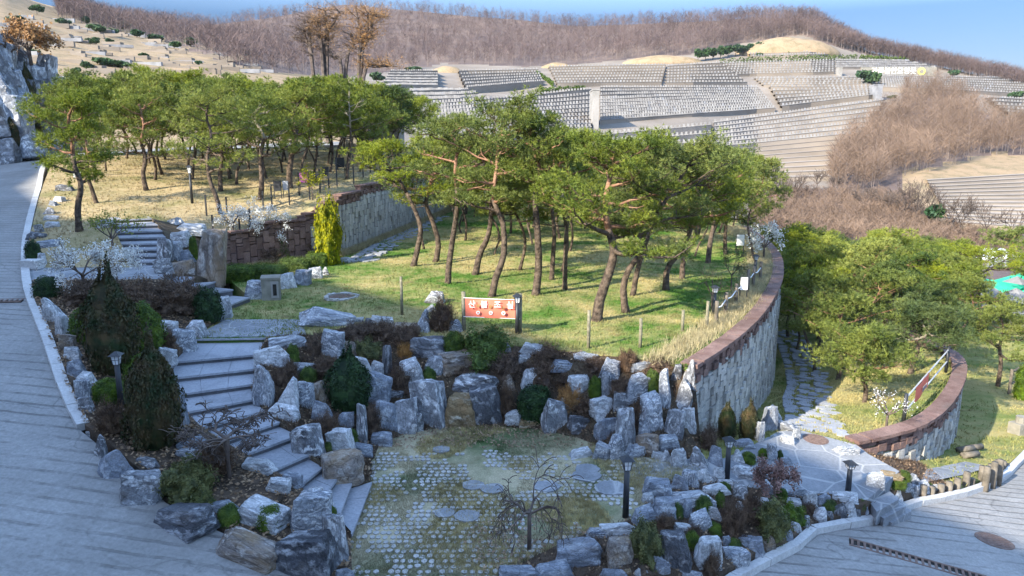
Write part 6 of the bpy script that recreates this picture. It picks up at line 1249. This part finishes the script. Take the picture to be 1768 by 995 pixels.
# trees on the rock face at the left edge
P = Wd(52, 110, 50); o = small_tree('bare_tree', P, Hof(P, 28), 301, 'dark twisted tree with rusty leaves on top of the left rock face', 'tree', 'orange', leafsize=.16, nleaf=2, trunk=.3, lev=4, r=.14, minr=.02, width=3.4)
P = Wd(15, 118, 48); small_tree('bare_tree', P, Hof(P, 45), 302, 'dark leafless tree at the left edge above the rock face', 'tree', None, trunk=.3, lev=4, r=.12, minr=.02, width=3)
for i, (u, vb, vt, w_, d_) in enumerate(((48, 190, 120, 26, 48.5), (22, 255, 200, 30, 45.5), (90, 200, 150, 14, 50), (60, 240, 200, 22, 47.5))):
    P = Wd(u, vb, d_); shrub(u, vb, w_, vb - vt, 'arb' if False else 'cone', f'dark evergreen growing in a cleft of the left rock face, {ORD[i]} in height', 'evergreens in the rock face', P=P)

# ------------------------------------------------------------------ shelter with green roofs, greenhouse
def quad_box(b, A, B_, dep, z0, z1):
    t = (B_ - A).normalized(); n = Vector((-t.y, t.x, 0)); p = [A, B_, B_ + n * dep, A + n * dep]; b.prism([(q.x, q.y) for q in p], z0, z1)
A, B_ = Vector(Wd(1598, 560, 50)), Vector(Wd(1800, 640, 43)); A.z = B_.z = 0; zt = Wd(1610, 512, 50)[2]; root = empty('shelter_building', (A.x, A.y, 0)); O = Matrix.Translation(-Vector((A.x, A.y, 0)))
b = MB(); quad_box(b, A, B_, 11, -9.5, zt); w1 = b.build('wall', M['concrete'], root); 
t = (B_ - A).normalized(); nn = Vector((-t.y, t.x, 0)); Lw = (B_ - A).length
for f in (.12, .32, .5, .62): 
    b = MB(); q = A + t * Lw * f; b.prism([(x.x, x.y) for x in (q - nn * .04, q + t * .9 - nn * .04, q + t * .9 + nn * .1, q + nn * .1)], zt - 1.9, zt - 1.5); b.build('window', M['dark'], root)
b = MB(); quad_box(b, A - t * .3 - nn * .3, B_ + t * .3 - nn * .3, 1.0, zt, zt + .12); b.build('parapet', M['gravedark'], root)
for j, (f, dd) in enumerate(((.05, 1.2), (.05, 5.5), (.5, 1.6), (.5, 6.0))):
    b = MB(); q = A + t * Lw * f + nn * dd; L = Lw * .42; p = [q, q + t * L, q + t * L + nn * 3.6, q + nn * 3.6]; b.prism([(x.x, x.y) for x in p], zt + .5, [zt + .6, zt + .6, zt + .95, zt + .95]); b.build('roof_sheet', M['greennet'], root)
for f, dd in ((.12, .6), (.36, .6), (.62, .6), (.86, .6), (.3, 4.8), (.7, 4.8)):
    q = A + t * Lw * f + nn * dd; b = MB(); w_ = 1.1; V = [q - t * w_, q + t * w_, q + t * w_ + nn * 1.6, q - t * w_ + nn * 1.6]; V = [(x.x, x.y, zt + .62) for x in V] + [((q + nn * .8).x, (q + nn * .8).y, zt + 1.35)]
    b.add(V, [(0, 1, 4), (1, 2, 4), (2, 3, 4), (3, 0, 4)]); b.build('small_hip_roof', M['gravedark'], root)
for ch in root.children: ch.matrix_parent_inverse = O
tag(root, 'low concrete building with bright green roof sheets and small grey hip roofs', 'building')
P = Vector(far(1682, 446)); k = ppm(P); L = 88 / k; R_ = 22 / k * .9; V = []; ns, na = 16, 9
for i in range(ns + 1):
    for j in range(na): a = math.pi * j / (na - 1); x = -L / 2 + L * i / ns; V.append((x, -math.cos(a) * R_ * 1.1 + x * -.1, math.sin(a) * R_ * (1 + .04 * math.sin(i * 2.4)) - .2))
Fc = [(i * na + j, (i + 1) * na + j, (i + 1) * na + j + 1, i * na + j + 1) for i in range(ns) for j in range(na - 1)] + [tuple(range(na)), tuple(range(ns * na, ns * na + na))[::-1]]
root = empty('greenhouse', P); link('plastic_film', mesh('film', V, Fc, True), root, M['film']); b = MB()
for i in range(0, ns + 1, 2):
    b.tube([Vector(V[i * na + j]) * 1.012 for j in range(na)], .05, 4, cap=False)
b.build('hoops', M['greymetal'], root); tag(root, 'white plastic tunnel greenhouse in the valley by the brown scrub', 'greenhouse')
b = MB(); P = [far(u, v) for u, v in ((1700, 466), (1800, 470), (1800, 440), (1728, 436))]; tag(link('valley_yard', mesh('valley_yard', [(p[0], p[1], p[2] + .35) for p in P], [(0, 1, 2, 3)]), None, M['concrete']), kind='structure')
P = Vector(far(1296, 345)); 
# utility hut behind the trunks of the upper grove
P = Wd(640, 262, 61); b = MB(); root = empty('small_hut', P); b.box((0, 1.5, 1.2), (4.6, 3, 2.8)); b.build('wall', M['stone_tan'], root); b = MB(); b.box((0, 1.5, 2.7), (5.2, 3.6, .2)); b.build('roof', M['gravedark'], root); b = MB(); b.box((-.6, -.04, 1.2), (.9, .12, 1.9)); b.build('door', M['dark'], root); tag(root, 'small tan hut glimpsed between pine trunks behind the upper grove', 'hut')

# ------------------------------------------------------------------ groves: every pine named by its place in its row
for g in ('pines in the back of the lower grove', 'pines in the back of the upper grove', 'pines of the sunlit right grove', 'pines on the meadow'):
    L = sorted([o for o in C.objects if o.get('group') == g], key=lambda o: o.location.x / o.location.y); n = len(L)
    nm = {'pines in the back of the lower grove': 'pine at the back of the lower grove', 'pines in the back of the upper grove': 'pine at the back of the upper grove', 'pines of the sunlit right grove': 'pine in the sunlit right grove', 'pines on the meadow': 'pine on the meadow by the green roofs'}[g]
    for i, o in enumerate(L): o['label'] = f'{nm}, {ORD[i]} from the left' if i < (n + 1) // 2 else f'{nm}, {ORD[n - 1 - i]} from the right'

# ------------------------------------------------------------------ air between here and the far ridge
bm = bmesh.new(); bmesh.ops.create_cube(bm, size=1)
for v in bm.verts: v.co = Vector((v.co.x * 6100, v.co.y * 6100, -15.2 if v.co.z < 0 else 92))
me = bpy.data.meshes.new('haze'); bm.to_mesh(me); bm.free(); hm = bpy.data.materials.new('haze'); hm.use_nodes = True; ht = hm.node_tree
ht.nodes.remove(ht.nodes['Principled BSDF']); pv_ = ht.nodes.new('ShaderNodeVolumePrincipled'); pv_.inputs['Color'].default_value = (.80, .87, .96, 1); pv_.inputs['Density'].default_value = .00007
ht.links.new(pv_.outputs[0], ht.nodes['Material Output'].inputs['Volume']); o = link('haze', me, None, hm); tag(o, 'thin bluish air over the valley', 'haze', kind='stuff')
